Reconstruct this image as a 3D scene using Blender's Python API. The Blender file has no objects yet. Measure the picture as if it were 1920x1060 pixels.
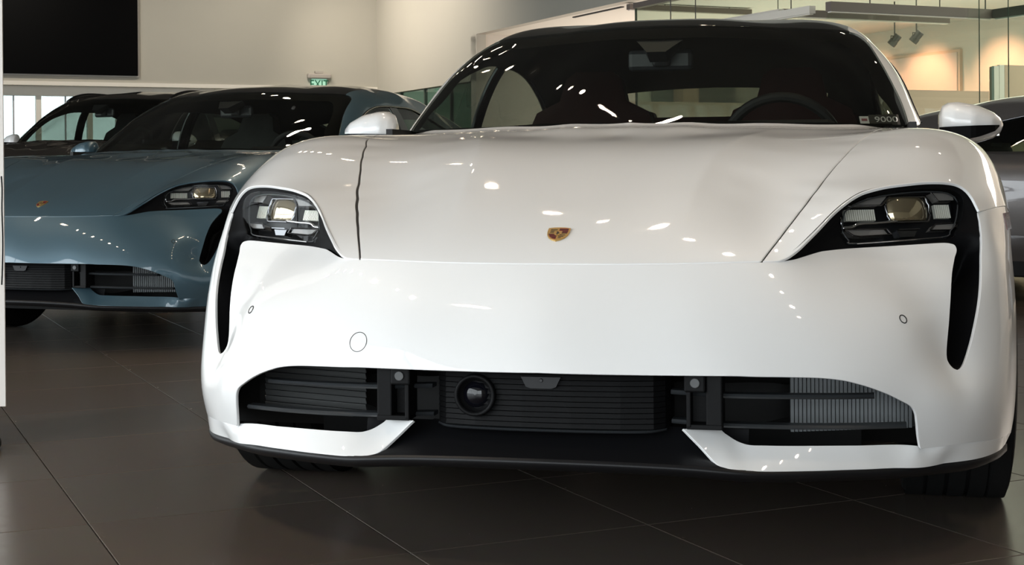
import bpy, bmesh, math, random
import numpy as np
from mathutils import Vector, Matrix
from mathutils.geometry import delaunay_2d_cdt
random.seed(7)
SC = bpy.context.scene
COL = SC.collection
PI = math.pi

# ------------------------------------------------------------------ camera, sky, big lights, exposure
CAM_H = 0.80
PITCH, ROLL = math.radians(0.3), -0.0072
cam_d = bpy.data.cameras.new('camera')
cam = bpy.data.objects.new('camera', cam_d)
COL.objects.link(cam)
cam_d.sensor_width = 36.0
cam_d.lens = 2800.0 / 1920.0 * 36.0
cam_d.shift_y = -(530.0 - 338.3) / 1920.0
cam_d.clip_end = 200
_f = Vector((0, math.cos(PITCH), -math.sin(PITCH)))
_u = Vector((0, math.sin(PITCH), math.cos(PITCH)))
_r = Vector((1, 0, 0))
_cr, _sr = math.cos(ROLL), math.sin(ROLL)
_X = _r * _cr + _u * _sr
_Y = _u * _cr - _r * _sr
_Z = -_f
cam.matrix_world = Matrix(((_X.x, _Y.x, _Z.x, 0), (_X.y, _Y.y, _Z.y, 0), (_X.z, _Y.z, _Z.z, CAM_H), (0, 0, 0, 1)))
SC.camera = cam

world = bpy.data.worlds.new('sky')
SC.world = world
world.use_nodes = True
_bg = world.node_tree.nodes['Background']
_bg.inputs[0].default_value = (0.89, 0.96, 1.0, 1)
_bg.inputs[1].default_value = 1.65

SC.view_settings.view_transform = 'Standard'
SC.view_settings.look = 'None'
SC.view_settings.gamma = 1.0
SC.view_settings.use_curve_mapping = False
SC.view_settings.exposure = 1.88
SC.cycles.use_denoising = True
SC.cycles.max_bounces = 10
SC.cycles.transparent_max_bounces = 24
SC.cycles.caustics_reflective = False
SC.cycles.caustics_refractive = False
SC.cycles.sample_clamp_indirect = 6.0

ALPHA = math.radians(24.5)             # the building's grid against the view axis
EA = Vector((math.cos(ALPHA), math.sin(ALPHA), 0))
EB = Vector((-math.sin(ALPHA), math.cos(ALPHA), 0))
def BP(a, b, z=0.0):
    return EA * a + EB * b + Vector((0, 0, z))

def lamp(name, kind, loc, energy, color, rot=(0, 0, 0), **kw):
    d = bpy.data.lights.new(name, kind)
    d.energy = energy
    d.color = color
    for k, v in kw.items():
        setattr(d, k, v)
    o = bpy.data.objects.new(name, d)
    o.location = loc
    o.rotation_euler = rot
    COL.objects.link(o)
    return o
def aim(o, target):
    o.rotation_euler = (Vector(target) - o.location).to_track_quat('-Z', 'Y').to_euler()

# ------------------------------------------------------------------ materials
def mat(name, color=(.5, .5, .5), rough=.5, metal=0.0, coat=0.0, coat_rough=.03, spec=.5, emit=None, estr=0.0):
    m = bpy.data.materials.new(name)
    m.use_nodes = True
    p = m.node_tree.nodes['Principled BSDF']
    p.inputs['Base Color'].default_value = (*color, 1)
    p.inputs['Roughness'].default_value = rough
    p.inputs['Metallic'].default_value = metal
    p.inputs['Coat Weight'].default_value = coat
    p.inputs['Coat Roughness'].default_value = coat_rough
    p.inputs['Specular IOR Level'].default_value = spec
    if emit:
        p.inputs['Emission Color'].default_value = (*emit, 1)
        p.inputs['Emission Strength'].default_value = estr
    return m
def nodes(m):
    return m.node_tree.nodes, m.node_tree.links, m.node_tree.nodes['Principled BSDF']
def noisy(m, scale, amount, color_socket='Base Color', bump=0.0, detail=4):
    n, l, p = nodes(m)
    base = tuple(p.inputs['Base Color'].default_value)
    tc = n.new('ShaderNodeTexCoord')
    tx = n.new('ShaderNodeTexNoise')
    tx.inputs['Scale'].default_value = scale
    tx.inputs['Detail'].default_value = detail
    l.new(tc.outputs['Object'], tx.inputs['Vector'])
    mx = n.new('ShaderNodeMix')
    mx.data_type = 'RGBA'
    mx.inputs[6].default_value = tuple(c * (1 - amount) for c in base[:3]) + (1,)
    mx.inputs[7].default_value = tuple(min(1, c * (1 + amount)) for c in base[:3]) + (1,)
    l.new(tx.outputs['Fac'], mx.inputs[0])
    l.new(mx.outputs[2], p.inputs['Base Color'])
    if bump:
        b = n.new('ShaderNodeBump')
        b.inputs['Strength'].default_value = bump
        b.inputs['Distance'].default_value = 0.002
        l.new(tx.outputs['Fac'], b.inputs['Height'])
        l.new(b.outputs[0], p.inputs['Normal'])
    return m
def glass(name, tint, refl=1.0, ior=1.5):
    m = bpy.data.materials.new(name)
    m.use_nodes = True
    n, l = m.node_tree.nodes, m.node_tree.links
    n.clear()
    out = n.new('ShaderNodeOutputMaterial')
    mix = n.new('ShaderNodeMixShader')
    tr = n.new('ShaderNodeBsdfTransparent')
    tr.inputs[0].default_value = (*tint, 1)
    gl = n.new('ShaderNodeBsdfGlossy')
    gl.inputs['Roughness'].default_value = 0.01
    gl.inputs[0].default_value = (refl, refl, refl, 1)
    fr = n.new('ShaderNodeFresnel')
    geo = n.new('ShaderNodeNewGeometry')          # same reflectance from either side of the sheet
    mr = n.new('ShaderNodeMapRange')
    mr.inputs[3].default_value = ior
    mr.inputs[4].default_value = 1/ior
    l.new(geo.outputs['Backfacing'], mr.inputs[0])
    l.new(mr.outputs[0], fr.inputs[0])
    l.new(fr.outputs[0], mix.inputs[0])
    l.new(tr.outputs[0], mix.inputs[1])
    l.new(gl.outputs[0], mix.inputs[2])
    l.new(mix.outputs[0], out.inputs[0])
    return m

M = {}
M['white'] = mat('white_paint', (.80, .80, .795), .42, coat=1.0)
M['blue'] = mat('frozen_blue_paint', (.056, .108, .140), .38, metal=.35, coat=1.0)
M['brown'] = mat('dark_brown_paint', (.022, .017, .014), .35, metal=.3, coat=1.0)
M['grey'] = mat('grey_metallic_paint', (.16, .15, .15), .36, metal=.6, coat=1.0)
M['gloss'] = mat('gloss_black', (.006, .006, .007), .12, coat=.6)
M['satin'] = mat('satin_black', (.006, .006, .007), .42, spec=.3)
M['plastic'] = noisy(mat('black_plastic', (.0042, .0042, .0046), .55, spec=.15), 180, .3, bump=.15)
M['liner'] = mat('dark_liner', (.004, .004, .004), .8)
M['slat'] = mat('slat_grey', (.030, .033, .036), .38)
M['flap'] = mat('flap_grey', (.060, .062, .062), .35)
M['rubber'] = noisy(mat('rubber', (.007, .007, .007), .75, spec=.15), 60, .3)
M['rim'] = mat('alloy', (.25, .25, .26), .3, metal=1.0)
M['chrome'] = mat('chrome', (.80, .80, .82), .08, metal=1.0)
M['darkchrome'] = mat('dark_chrome', (.20, .20, .21), .18, metal=1.0)
M['radiator'] = mat('radiator_alloy', (.12, .13, .135), .55, metal=.2)
M['drl'] = mat('light_bar_plastic', (.16, .15, .14), .3, coat=.3)
M['bowl'] = mat('lamp_bowl', (.010, .010, .011), .30, spec=.3)
M['surround'] = mat('surround_black', (.004, .004, .0045), .5, spec=.06)
M['lensball'] = mat('projector_glass', (.42, .34, .21), .05, metal=.8, coat=1.0)
M['rib'] = mat('reflector_rib', (.90, .88, .78), .3, metal=.2)
M['gold'] = mat('gold', (.62, .40, .14), .3, metal=.8)
M['red'] = mat('crest_red', (.22, .012, .016), .3)
M['enamel'] = mat('crest_black', (.012, .010, .010), .3)
M['seam'] = mat('shadow_gap', (.02, .02, .02), .7)
M['marker'] = mat('side_marker_red', (.13, .028, .018), .2, coat=.8)
M['wglass'] = glass('windscreen_glass', (.52, .545, .51), .75)
M['sglass'] = glass('side_glass', (.40, .46, .42), .9)
M['lens'] = glass('headlight_lens', (.93, .94, .94), .22, 1.4)
M['cabin'] = mat('cabin_black', (.008, .008, .008), .7)
M['leather_red'] = noisy(mat('dark_red_leather', (.040, .010, .008), .55), 40, .25)
M['leather_black'] = noisy(mat('black_leather', (.017, .016, .015), .55), 40, .25)
M['leather_grey'] = noisy(mat('grey_leather', (.05, .05, .046), .55), 40, .25)
M['mirrorglass'] = mat('mirror_glass', (.8, .85, .85), .03, metal=1.0)
M['camlens'] = mat('camera_lens', (.003, .003, .005), .04, spec=.35, coat=.1)

# ------------------------------------------------------------------ mesh helpers
def tag(o, label=None, cat=None, group=None, kind=None):
    if label: o['label'] = label
    if cat: o['category'] = cat
    if group: o['group'] = group
    if kind: o['kind'] = kind
    return o
def link(o, parent=None):
    COL.objects.link(o)
    if parent is not None:
        o.parent = parent
    return o
def empty(name, loc=(0, 0, 0), rz=0.0):
    o = bpy.data.objects.new(name, None)
    o.location = loc
    o.rotation_euler = (0, 0, rz)
    o.empty_display_size = .1
    return link(o)
def mesh(name, V, F, mats=(), normals=None, smooth=False, fmat=None):
    me = bpy.data.meshes.new(name)
    me.from_pydata([tuple(map(float, v)) for v in V], [], [tuple(int(i) for i in f) for f in F])
    for m in (mats if isinstance(mats, (list, tuple)) else [mats]):
        me.materials.append(m)
    if fmat is not None:
        me.polygons.foreach_set('material_index', fmat)
    if smooth or normals is not None:
        me.polygons.foreach_set('use_smooth', [True] * len(me.polygons))
    if normals is not None:
        me.normals_split_custom_set_from_vertices([tuple(map(float, n)) for n in normals])
    me.update()
    return me
def obj(name, me, parent=None, m=None, loc=None, rz=None):
    o = bpy.data.objects.new(name, me)
    link(o, parent)
    if loc is not None: o.location = loc
    if rz is not None: o.rotation_euler = (0, 0, rz)
    if m is not None:
        o.material_slots[0].link = 'OBJECT'
        o.material_slots[0].material = m
    return o
class MB:
    """collects simple solids into one mesh"""
    def __init__(s): s.V, s.F, s.M = [], [], []
    def add(s, V, F, mi=0):
        k = len(s.V)
        s.V += [tuple(v) for v in V]
        s.F += [tuple(i + k for i in f) for f in F]
        s.M += [mi] * len(F)
        return s
    def box(s, x0, x1, y0, y1, z0, z1, mi=0, bevel=0.0):
        if bevel > 0:
            b = min(bevel, (x1-x0)/2.01, (y1-y0)/2.01, (z1-z0)/2.01)
            bm = bmesh.new()
            bmesh.ops.create_cube(bm, size=1)
            for v in bm.verts:
                v.co = Vector(((x0+x1)/2 + v.co.x*(x1-x0), (y0+y1)/2 + v.co.y*(y1-y0), (z0+z1)/2 + v.co.z*(z1-z0)))
            bmesh.ops.bevel(bm, geom=list(bm.edges), offset=b, segments=2, affect='EDGES', profile=.5)
            bm.verts.index_update()
            s.add([tuple(v.co) for v in bm.verts], [[v.index for v in f.verts] for f in bm.faces], mi)
            bm.free()
            return s
        V = [(x0,y0,z0),(x1,y0,z0),(x1,y1,z0),(x0,y1,z0),(x0,y0,z1),(x1,y0,z1),(x1,y1,z1),(x0,y1,z1)]
        F = [(0,3,2,1),(4,5,6,7),(0,1,5,4),(1,2,6,5),(2,3,7,6),(3,0,4,7)]
        return s.add(V, F, mi)
    def tube(s, P, r, n=8, mi=0, cap=True, flat=1.0):
        P = [Vector(p) for p in P]
        V, F = [], []
        for i, p in enumerate(P):
            t = (P[min(i+1, len(P)-1)] - P[max(i-1, 0)]).normalized()
            up = Vector((0, 0, 1)) if abs(t.z) < .95 else Vector((0, 1, 0))
            a = t.cross(up).normalized(); b = a.cross(t).normalized()
            rr = r[i] if isinstance(r, (list, tuple)) else r
            for k in range(n):
                an = 2*PI*k/n
                V.append(p + a*(rr*math.cos(an)) + b*(rr*flat*math.sin(an)))
        for i in range(len(P)-1):
            for k in range(n):
                F.append((i*n+k, i*n+(k+1)%n, (i+1)*n+(k+1)%n, (i+1)*n+k))
        if cap:
            F.append(tuple(range(n-1, -1, -1)))
            F.append(tuple((len(P)-1)*n+k for k in range(n)))
        return s.add(V, F, mi)
    def lathe(s, prof, axis='x', n=32, center=(0, 0, 0), mi=0, closed=True):
        V, F = [], []
        for k in range(n):
            an = 2*PI*k/n
            for (r, h) in prof:
                c, q = r*math.cos(an), r*math.sin(an)
                v = {'x': (h, c, q), 'y': (c, h, q), 'z': (c, q, h)}[axis]
                V.append((v[0]+center[0], v[1]+center[1], v[2]+center[2]))
        m = len(prof)
        for k in range(n):
            for i in range(m-1):
                F.append((k*m+i, k*m+i+1, ((k+1)%n)*m+i+1, ((k+1)%n)*m+i))
        return s.add(V, F, mi)
    def prism(s, pts, o, u, v, n, d0, d1, mi=0):
        """polygon pts (2D) in frame o,u,v extruded along n from d0 to d1 (d1 in front)"""
        o, u, v, n = map(Vector, (o, u, v, n))
        k = len(pts)
        V = [o + u*p[0] + v*p[1] + n*d0 for p in pts] + [o + u*p[0] + v*p[1] + n*d1 for p in pts]
        F = [tuple(range(k-1, -1, -1)), tuple(range(k, 2*k))] + [(i, (i+1)%k, k+(i+1)%k, k+i) for i in range(k)]
        return s.add(V, F, mi)
    def strip(s, A, B, mi=0):
        k = len(A)
        return s.add(list(A)+list(B), [(i, i+1, k+i+1, k+i) for i in range(k-1)], mi)
    def mesh(s, name, mats, smooth=False, angle=None):
        me = mesh(name, s.V, s.F, mats, smooth=smooth, fmat=s.M)
        if angle:
            me.polygons.foreach_set('use_smooth', [True]*len(me.polygons))
            bm = bmesh.new(); bm.from_mesh(me)
            bmesh.ops.remove_doubles(bm, verts=list(bm.verts), dist=1e-6)
            bmesh.ops.recalc_face_normals(bm, faces=list(bm.faces))
            for e in bm.edges:
                if len(e.link_faces) == 2 and e.calc_face_angle(0) > angle:
                    e.smooth = False
            bm.to_mesh(me); bm.free()
        return me
def cr(P, n=8, closed=False):
    """Catmull-Rom through P"""
    P = np.array(P, float)
    k = len(P)
    out = []
    rng = range(k if closed else k-1)
    for i in rng:
        if closed: p0, p1, p2, p3 = P[(i-1)%k], P[i], P[(i+1)%k], P[(i+2)%k]
        else: p0, p1, p2, p3 = P[max(i-1,0)], P[i], P[i+1], P[min(i+2,k-1)]
        for j in range(n):
            t = j/n
            out.append(.5*((2*p1)+(-p0+p2)*t+(2*p0-5*p1+4*p2-p3)*t*t+(-p0+3*p1-3*p2+p3)*t**3))
    if not closed: out.append(P[-1])
    return np.array(out)
def mir(P):
    P = np.array(P, float).copy(); P[:, 0] *= -1
    return P
def cat(*L): return np.concatenate([np.asarray(l, float) for l in L])

# ------------------------------------------------------------------ smooth body surfaces fitted through surveyed points
class Surf:
    def __init__(s, kind, C, P, lam, k=.6, soft=()):
        s.kind, s.C, s.k = kind, np.array(C, float), k
        P = np.array(P, float)
        W = np.full(len(P), lam)
        if len(soft):
            P = np.concatenate([P, np.array(soft, float)])
            W = np.r_[W, np.full(len(soft), lam*14)]
        m_ = P[:, 0] > 1e-6
        W = np.r_[W, W[m_]]
        P = np.concatenate([P, mir(P[m_])])
        U = s.dom(P); R = s.rad(P)
        n = len(P)
        K = s._phi(np.linalg.norm(U[:, None]-U[None], axis=2)) + np.diag(W)
        Q = np.c_[np.ones(n), U]
        A = np.zeros((n+3, n+3)); A[:n, :n] = K; A[:n, n:] = Q; A[n:, :n] = Q.T
        w = np.linalg.solve(A, np.r_[R, 0, 0, 0])
        s.U, s.w, s.p = U, w[:n], w[n:]
    @staticmethod
    def _phi(r):
        r = np.maximum(r, 1e-9)
        return r*r*np.log(r)
    def dom(s, P):
        d = np.atleast_2d(np.array(P, float)) - s.C
        if s.kind == 'front':
            phi = np.arctan2(d[:, 2], d[:, 0])
            h = np.hypot(d[:, 0], d[:, 2])
            rho = np.where(d[:, 1] < 0, np.arctan2(h, -d[:, 1]), PI/2 + s.k*d[:, 1])
        else:
            phi = np.arctan2(d[:, 1], d[:, 0])
            rho = np.arctan2(np.hypot(d[:, 0], d[:, 1]), d[:, 2])
        return np.c_[rho*np.cos(phi), rho*np.sin(phi)]
    def rad(s, P):
        d = np.atleast_2d(np.array(P, float)) - s.C
        if s.kind == 'front':
            return np.where(d[:, 1] < 0, np.linalg.norm(d, axis=1), np.hypot(d[:, 0], d[:, 2]))
        return np.linalg.norm(d, axis=1)
    def R(s, U):
        out = np.empty(len(U))
        for i in range(0, len(U), 4000):
            u = U[i:i+4000]
            out[i:i+4000] = s._phi(np.linalg.norm(u[:, None]-s.U[None], axis=2)) @ s.w + s.p[0] + u @ s.p[1:]
        return out
    def raw(s, U):
        R = s.R(U); rho = np.hypot(U[:, 0], U[:, 1]); phi = np.arctan2(U[:, 1], U[:, 0])
        if s.kind == 'front':
            f = rho < PI/2
            sr = np.where(f, np.sin(rho), 1.0)
            y = np.where(f, -np.cos(rho)*R, (rho-PI/2)/s.k)
            return s.C + np.c_[R*sr*np.cos(phi), y, R*sr*np.sin(phi)]
        return s.C + np.c_[R*np.sin(rho)*np.cos(phi), R*np.sin(rho)*np.sin(phi), R*np.cos(rho)]
    def nrm(s, U, e=2e-3):
        a = s.raw(U+[e, 0])-s.raw(U-[e, 0]); b = s.raw(U+[0, e])-s.raw(U-[0, e])
        n = np.cross(a, b)
        n /= np.linalg.norm(n, axis=1)[:, None]
        o = s.raw(U)-s.C
        if s.kind == 'front':
            o[:, 1] = np.where(o[:, 1] > 0, 0, o[:, 1])
        n *= np.sign((n*o).sum(1))[:, None]
        return n
    def at(s, P, inset=0.0):
        """nearest along the ray: points on the surface and their normals"""
        U = s.dom(P); q = s.raw(U); n = s.nrm(U)
        return q - n*np.reshape(inset, (-1, 1)) if np.ndim(inset) else q - n*inset, n

def resample(L, step):
    L = np.asarray(L, float)
    out = []
    for i in range(len(L)):
        a, b = L[i], L[(i+1) % len(L)]
        m = max(1, int(math.ceil(np.linalg.norm(b-a)/step)))
        for j in range(m): out.append(a+(b-a)*j/m)
    out = np.array(out)
    keep = [0]
    for i in range(1, len(out)):
        if np.linalg.norm(out[i]-out[keep[-1]]) > 1e-4: keep.append(i)
    return out[keep]
def area2(L):
    x, y = L[:, 0], L[:, 1]
    return .5*np.sum(x*np.roll(y, -1)-np.roll(x, -1)*y)
def offset_in(L, d):
    if area2(L) < 0: L = L[::-1]
    a = np.roll(L, 1, 0); b = np.roll(L, -1, 0)
    t1 = L-a; t2 = b-L
    t1 /= np.linalg.norm(t1, axis=1)[:, None]+1e-12; t2 /= np.linalg.norm(t2, axis=1)[:, None]+1e-12
    n = np.c_[-(t1[:, 1]+t2[:, 1]), t1[:, 0]+t2[:, 0]]
    ln = np.linalg.norm(n, axis=1)[:, None]
    n = n/np.maximum(ln, .7)
    return L+n*d
def inside(P, L):
    x, y = P[:, 0], P[:, 1]
    r = np.zeros(len(P), bool)
    j = len(L)-1
    for i in range(len(L)):
        xi, yi, xj, yj = L[i, 0], L[i, 1], L[j, 0], L[j, 1]
        c = ((yi > y) != (yj > y)) & (x < (xj-xi)*(y-yi)/(yj-yi+1e-15)+xi)
        r ^= c
        j = i
    return r
def mindist(P, L):
    d = np.full(len(P), 1e9)
    for i in range(0, len(P), 2000):
        d[i:i+2000] = np.linalg.norm(P[i:i+2000, None]-L[None], axis=2).min(1)
    return d
def panel(S, loop, mats, name='panel', gap=.0018, flange=.02, grid=.02, inset=0.0, holes=(), flip=False, back=False):
    """a skin panel cut out of surface S along a closed 3D loop, with its edges turned in"""
    rs = float(np.mean(S.rad(np.asarray(loop))))
    L = resample(S.dom(np.asarray(loop, float)), grid*.55)
    L = offset_in(L, gap/rs) if gap else (L if area2(L) > 0 else L[::-1])
    H = []
    for h in holes:
        h2 = resample(S.dom(np.asarray(h, float)), grid*.4)
        if area2(h2) > 0: h2 = h2[::-1]
        H.append(h2)
    lo, hi = L.min(0)-grid, L.max(0)+grid
    gy = np.arange(lo[1], hi[1], grid*.866)
    G = np.concatenate([np.c_[np.arange(lo[0], hi[0], grid)+(grid/2 if i % 2 else 0), np.full(len(np.arange(lo[0], hi[0], grid)), y)] for i, y in enumerate(gy)])
    G = G[inside(G, L)]
    allb = np.concatenate([L]+H)
    for h in H: G = G[~inside(G, h)]
    if len(G): G = G[mindist(G, allb) > grid*.42]
    pts = np.concatenate([allb, G])
    loops = []
    k = 0
    edges = []
    for b in [L]+H:
        edges += [(k+i, k+(i+1) % len(b)) for i in range(len(b))]
        loops.append((k, len(b))); k += len(b)
    r = delaunay_2d_cdt([Vector(p) for p in pts], edges, [], 2 if H else 1, 1e-7)
    V2 = np.array([tuple(v) for v in r[0]]); F = np.array([f for f in r[2] if len(f) == 3])
    c = V2[F].mean(1)
    ok = inside(c, L)
    for h in H: ok &= ~inside(c, h)
    F = F[ok]
    ins = inset if not callable(inset) else None
    p = S.raw(V2); n = S.nrm(V2)
    if ins is None:
        q = p - n*inset(p)[:, None]
        # geometric normals
        N = np.zeros_like(q)
        fn = np.cross(q[F[:, 1]]-q[F[:, 0]], q[F[:, 2]]-q[F[:, 0]])
        for i in range(3): np.add.at(N, F[:, i], fn)
        N /= np.linalg.norm(N, axis=1)[:, None]+1e-12
        N *= np.sign((N*n).sum(1))[:, None]
    else:
        q = p - n*ins; N = n
    fn = np.cross(q[F[:, 1]]-q[F[:, 0]], q[F[:, 2]]-q[F[:, 0]])
    if np.sum((fn*n[F[:, 0]]).sum(1)) < 0: F = F[:, ::-1]
    V, NN, FF = list(q), list(N), [tuple(f) for f in F]
    if flange:
        for bi, b in enumerate([L]+H):
            dp = flange if not isinstance(flange, (list, tuple)) else flange[min(bi, len(flange)-1)]
            if not dp: continue
            bp, bn = S.raw(b), S.nrm(b)
            if ins is None: bp = bp - bn*inset(bp)[:, None]
            else: bp = bp - bn*ins
            tng = np.roll(bp, -1, 0)-np.roll(bp, 1, 0)
            side = np.cross(tng, bn); side /= np.linalg.norm(side, axis=1)[:, None]+1e-12
            k0 = len(V); m = len(b)
            r1 = min(.0022, dp*.22)
            V += list(bp); NN += list(bn)
            V += list(bp+side*r1*.6-bn*r1); NN += list((side+bn)/1.414)
            V += list(bp+side*r1*.8-bn*r1*1.6); NN += list(side)
            V += list(bp+side*r1*.8-bn*dp); NN += list(side)
            for rr in range(3):
                for i in range(m):
                    j = (i+1) % m
                    FF.append((k0+rr*m+i, k0+(rr+1)*m+i, k0+(rr+1)*m+j, k0+rr*m+j))
    return mesh(name, V, FF, mats, normals=NN)
def ribbon(S, P, w, depth, mats, name, closed=False):
    """a dark strip lying under a shut line"""
    P = np.asarray(P, float)
    U = resample(S.dom(P), .02) if closed else S.dom(P)
    q, n = S.raw(U), S.nrm(U)
    t = np.gradient(q, axis=0); sd = np.cross(t, n); sd /= np.linalg.norm(sd, axis=1)[:, None]+1e-12
    A, B = q-n*depth+sd*w/2, q-n*depth-sd*w/2
    k = len(A)
    return mesh(name, list(A)+list(B), [(i, i+1, k+i+1, k+i) for i in range(k-1)], mats)

# surveyed points (car frame: x to the car's left, y backwards from the nose, z up), half car
HOOD_SIDE = [(.427,0,.6175),(.4414,.04,.638),(.4553,.08,.6575),(.4724,.13,.682),(.4926,.19,.7105),(.5155,.26,.7425),(.5408,.34,.7765),(.5677,.43,.8109),(.5955,.53,.8428),(.6255,.65,.8723),(.6575,.80,.896)]
HOOD_REAR = [(0,1.09,.928),(.17,1.095,.926),(.338,1.12,.922),(.506,1.17,.917),(.632,1.25,.918),(.72,1.33,.918)]
HOOD_FRONT = [(0,-.06,.612),(.12,-.056,.612),(.25,-.041,.613),(.35,-.022,.615),(.427,0,.616)]
FRAME = [(.458,.012,.617),(.472,.021,.622),(.483,.029,.628),(.5,.044,.641),(.515,.064,.656),(.531,.084,.672),(.547,.107,.689),(.563,.13,.706),(.579,.155,.721),(.597,.178,.735),(.614,.197,.746),(.631,.213,.754),(.657,.233,.761),(.683,.252,.766),(.719,.275,.77),(.754,.298,.773),(.79,.32,.773),(.817,.337,.77),(.835,.347,.764),(.849,.352,.753),(.86,.353,.738),(.867,.351,.724),(.873,.350,.707)]
DUCT_OUT = [(.873,.350,.707),(.876,.341,.687),(.878,.326,.659),(.878,.311,.635),(.875,.282,.595),(.869,.253,.552),(.860,.221,.501),(.847,.188,.446),(.835,.168,.413),(.824,.155,.395),(.811,.146,.389)]
DUCT_IN = [(.811,.146,.389),(.799,.142,.394),(.790,.142,.405),(.788,.145,.419),(.795,.162,.47),(.802,.181,.521),(.811,.211,.572),(.817,.258,.609),(.819,.283,.625),(.815,.292,.636),(.805,.290,.641),(.787,.28,.643),(.734,.25,.641),(.665,.213,.638),(.625,.185,.637),(.584,.148,.636),(.55,.114,.634),(.537,.106,.632),(.524,.09,.629),(.505,.063,.624),(.489,.043,.62),(.474,.028,.618),(.458,.012,.617)]
LIP_TOP = [(0,-.185,.407),(.154,-.172,.405),(.282,-.154,.404),(.377,-.138,.403),(.422,-.125,.401),(.48,-.105,.399),(.539,-.083,.396),(.583,-.066,.39),(.612,-.051,.382),(.642,-.033,.371),(.672,-.013,.357),(.696,.004,.343),(.715,.021,.33),(.723,.030,.316),(.727,.035,.296),(.730,.042,.27),(.733,.053,.246),(.735,.058,.239)]
SEAM = [(.735,.058,.239),(.78,.092,.239),(.846,.167,.237),(.915,.303,.225),(.942,.40,.222)]
BLADE_UP = [(.277,-.108,.293),(.334,-.066,.293),(.356,-.062,.279),(.374,-.062,.268),(.39,-.066,.262),(.407,-.068,.259),(.447,-.060,.258),(.537,-.03,.255),(.627,.01,.251),(.708,.055,.247),(.731,.073,.245)]
BLADE_LO = [(.277,-.108,.293),(.309,-.109,.262),(.343,-.125,.230),(.362,-.131,.222),(.379,-.130,.219),(.42,-.116,.216),(.508,-.075,.212),(.596,-.025,.208),(.687,.035,.203),(.782,.12,.199),(.847,.18,.198),(.898,.27,.198),(.925,.36,.20)]
WS_EDGE = [(.768,1.507,.931),(.749,1.622,1.005),(.728,1.692,1.06),(.704,1.767,1.119),(.678,1.864,1.173),(.657,1.957,1.214),(.640,2.006,1.236),(.618,2.022,1.25),(.595,2.015,1.257)]
ROOF_FRONT = [(.595,2.02,1.257),(.439,1.94,1.267),(.291,1.88,1.272),(.15,1.845,1.276),(0,1.835,1.278)]
GLASS_BASE = [(0,1.14,.932),(.3,1.18,.930),(.55,1.30,.928),(.70,1.42,.927),(.768,1.507,.931)]
FLANK_UP = [(.935,.62,.775),(.905,.42,.72),(.94,.52,.72),(.956,.62,.72),(.972,.8,.72)]
FLANK_MID = [(.91,.40,.66),(.945,.5,.655),(.968,.65,.655),(.982,.8,.65)]
REAR = [(.80,1.3,.915),(.86,1.3,.895),(.91,1.3,.86),(.942,1.3,.80),(.963,1.3,.70),(.974,1.3,.5),(.96,1.3,.3),(.94,1.3,.2),(0,1.3,.93),(.4,1.3,.93)]
for (y, L) in ((2.2, [(.80,.94),(.86,.915),(.91,.85),(.935,.75),(.955,.5),(.945,.3),(.92,.2),(0,.95),(.4,.95)]),
               (3.0, [(.79,.955),(.87,.93),(.93,.85),(.955,.7),(.965,.5),(.95,.3),(.92,.2),(0,.965),(.4,.965)]),
               (3.7, [(.77,.975),(.86,.95),(.93,.88),(.97,.75),(.985,.55),(.97,.35),(.94,.22),(0,.98),(.4,.98)]),
               (4.3, [(.70,.97),(.80,.94),(.88,.86),(.93,.7),(.94,.5),(.92,.3),(.9,.22),(0,.965),(.4,.965)]),
               (4.72, [(.6,.92),(.72,.87),(.80,.75),(.84,.55),(.82,.35),(.8,.25),(0,.92)])):
    REAR += [(x, y, z) for x, z in L]
HOOD_PTS = HOOD_SIDE + HOOD_REAR + HOOD_FRONT + FRAME + FLANK_UP + [(0,.038,.668)]
_hsx = np.array(HOOD_SIDE)
HOOD_SOFT = []
for _y, _d in ((.10,.024),(.20,.016),(.30,.009),(.42,.003),(.55,0),(.70,-.003),(.85,-.001)):     # the hood between its side shut lines
    _xs, _zs = np.interp(_y, _hsx[:, 1], _hsx[:, 0]), np.interp(_y, _hsx[:, 1], _hsx[:, 2])
    for _t in (0, .35, .7):
        HOOD_SOFT.append((_xs*_t, _y, _zs+_d*(1-_t*_t)))
HOOD_SOFT += [(0,1.0,.917),(.3,1.0,.915),(.5,1.0,.912),

 (.69,1.0,.906),(.73,1.2,.913),(.69,.78,.902),(.72,.78,.905),(.77,.78,.905),(.815,.78,.899),(.855,.78,.889),(.89,.78,.873),(.912,.78,.857),(.935,.8,.82),(.957,.8,.775),
 (.62,.5,.842),(.70,.5,.851),(.78,.5,.851),(.84,.5,.827),(.89,.5,.785),(.66,.65,.880),(.70,.65,.886),(.76,.65,.889),(.82,.65,.880),(.87,.65,.858),(.912,.65,.824),
 (.775,1.05,.910),(.82,1.05,.903),(.87,1.05,.888),(.915,1.05,.862),(.945,1.05,.81),(.97,1.05,.70)] + FLANK_MID[2:] + [(.985,.8,.5),(.985,1.05,.5),(0,-.09,.585),(.3,-.055,.59)]
BUMP_PTS = HOOD_FRONT + DUCT_OUT + DUCT_IN[1:-1] + LIP_TOP + SEAM[1:] + FLANK_UP[1:4] + FLANK_MID + [(.709,.063,.499),(.76,.044,.345),(.80,.080,.345),(.86,.150,.342),(.905,.240,.337),(.938,.335,.333)]
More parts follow.
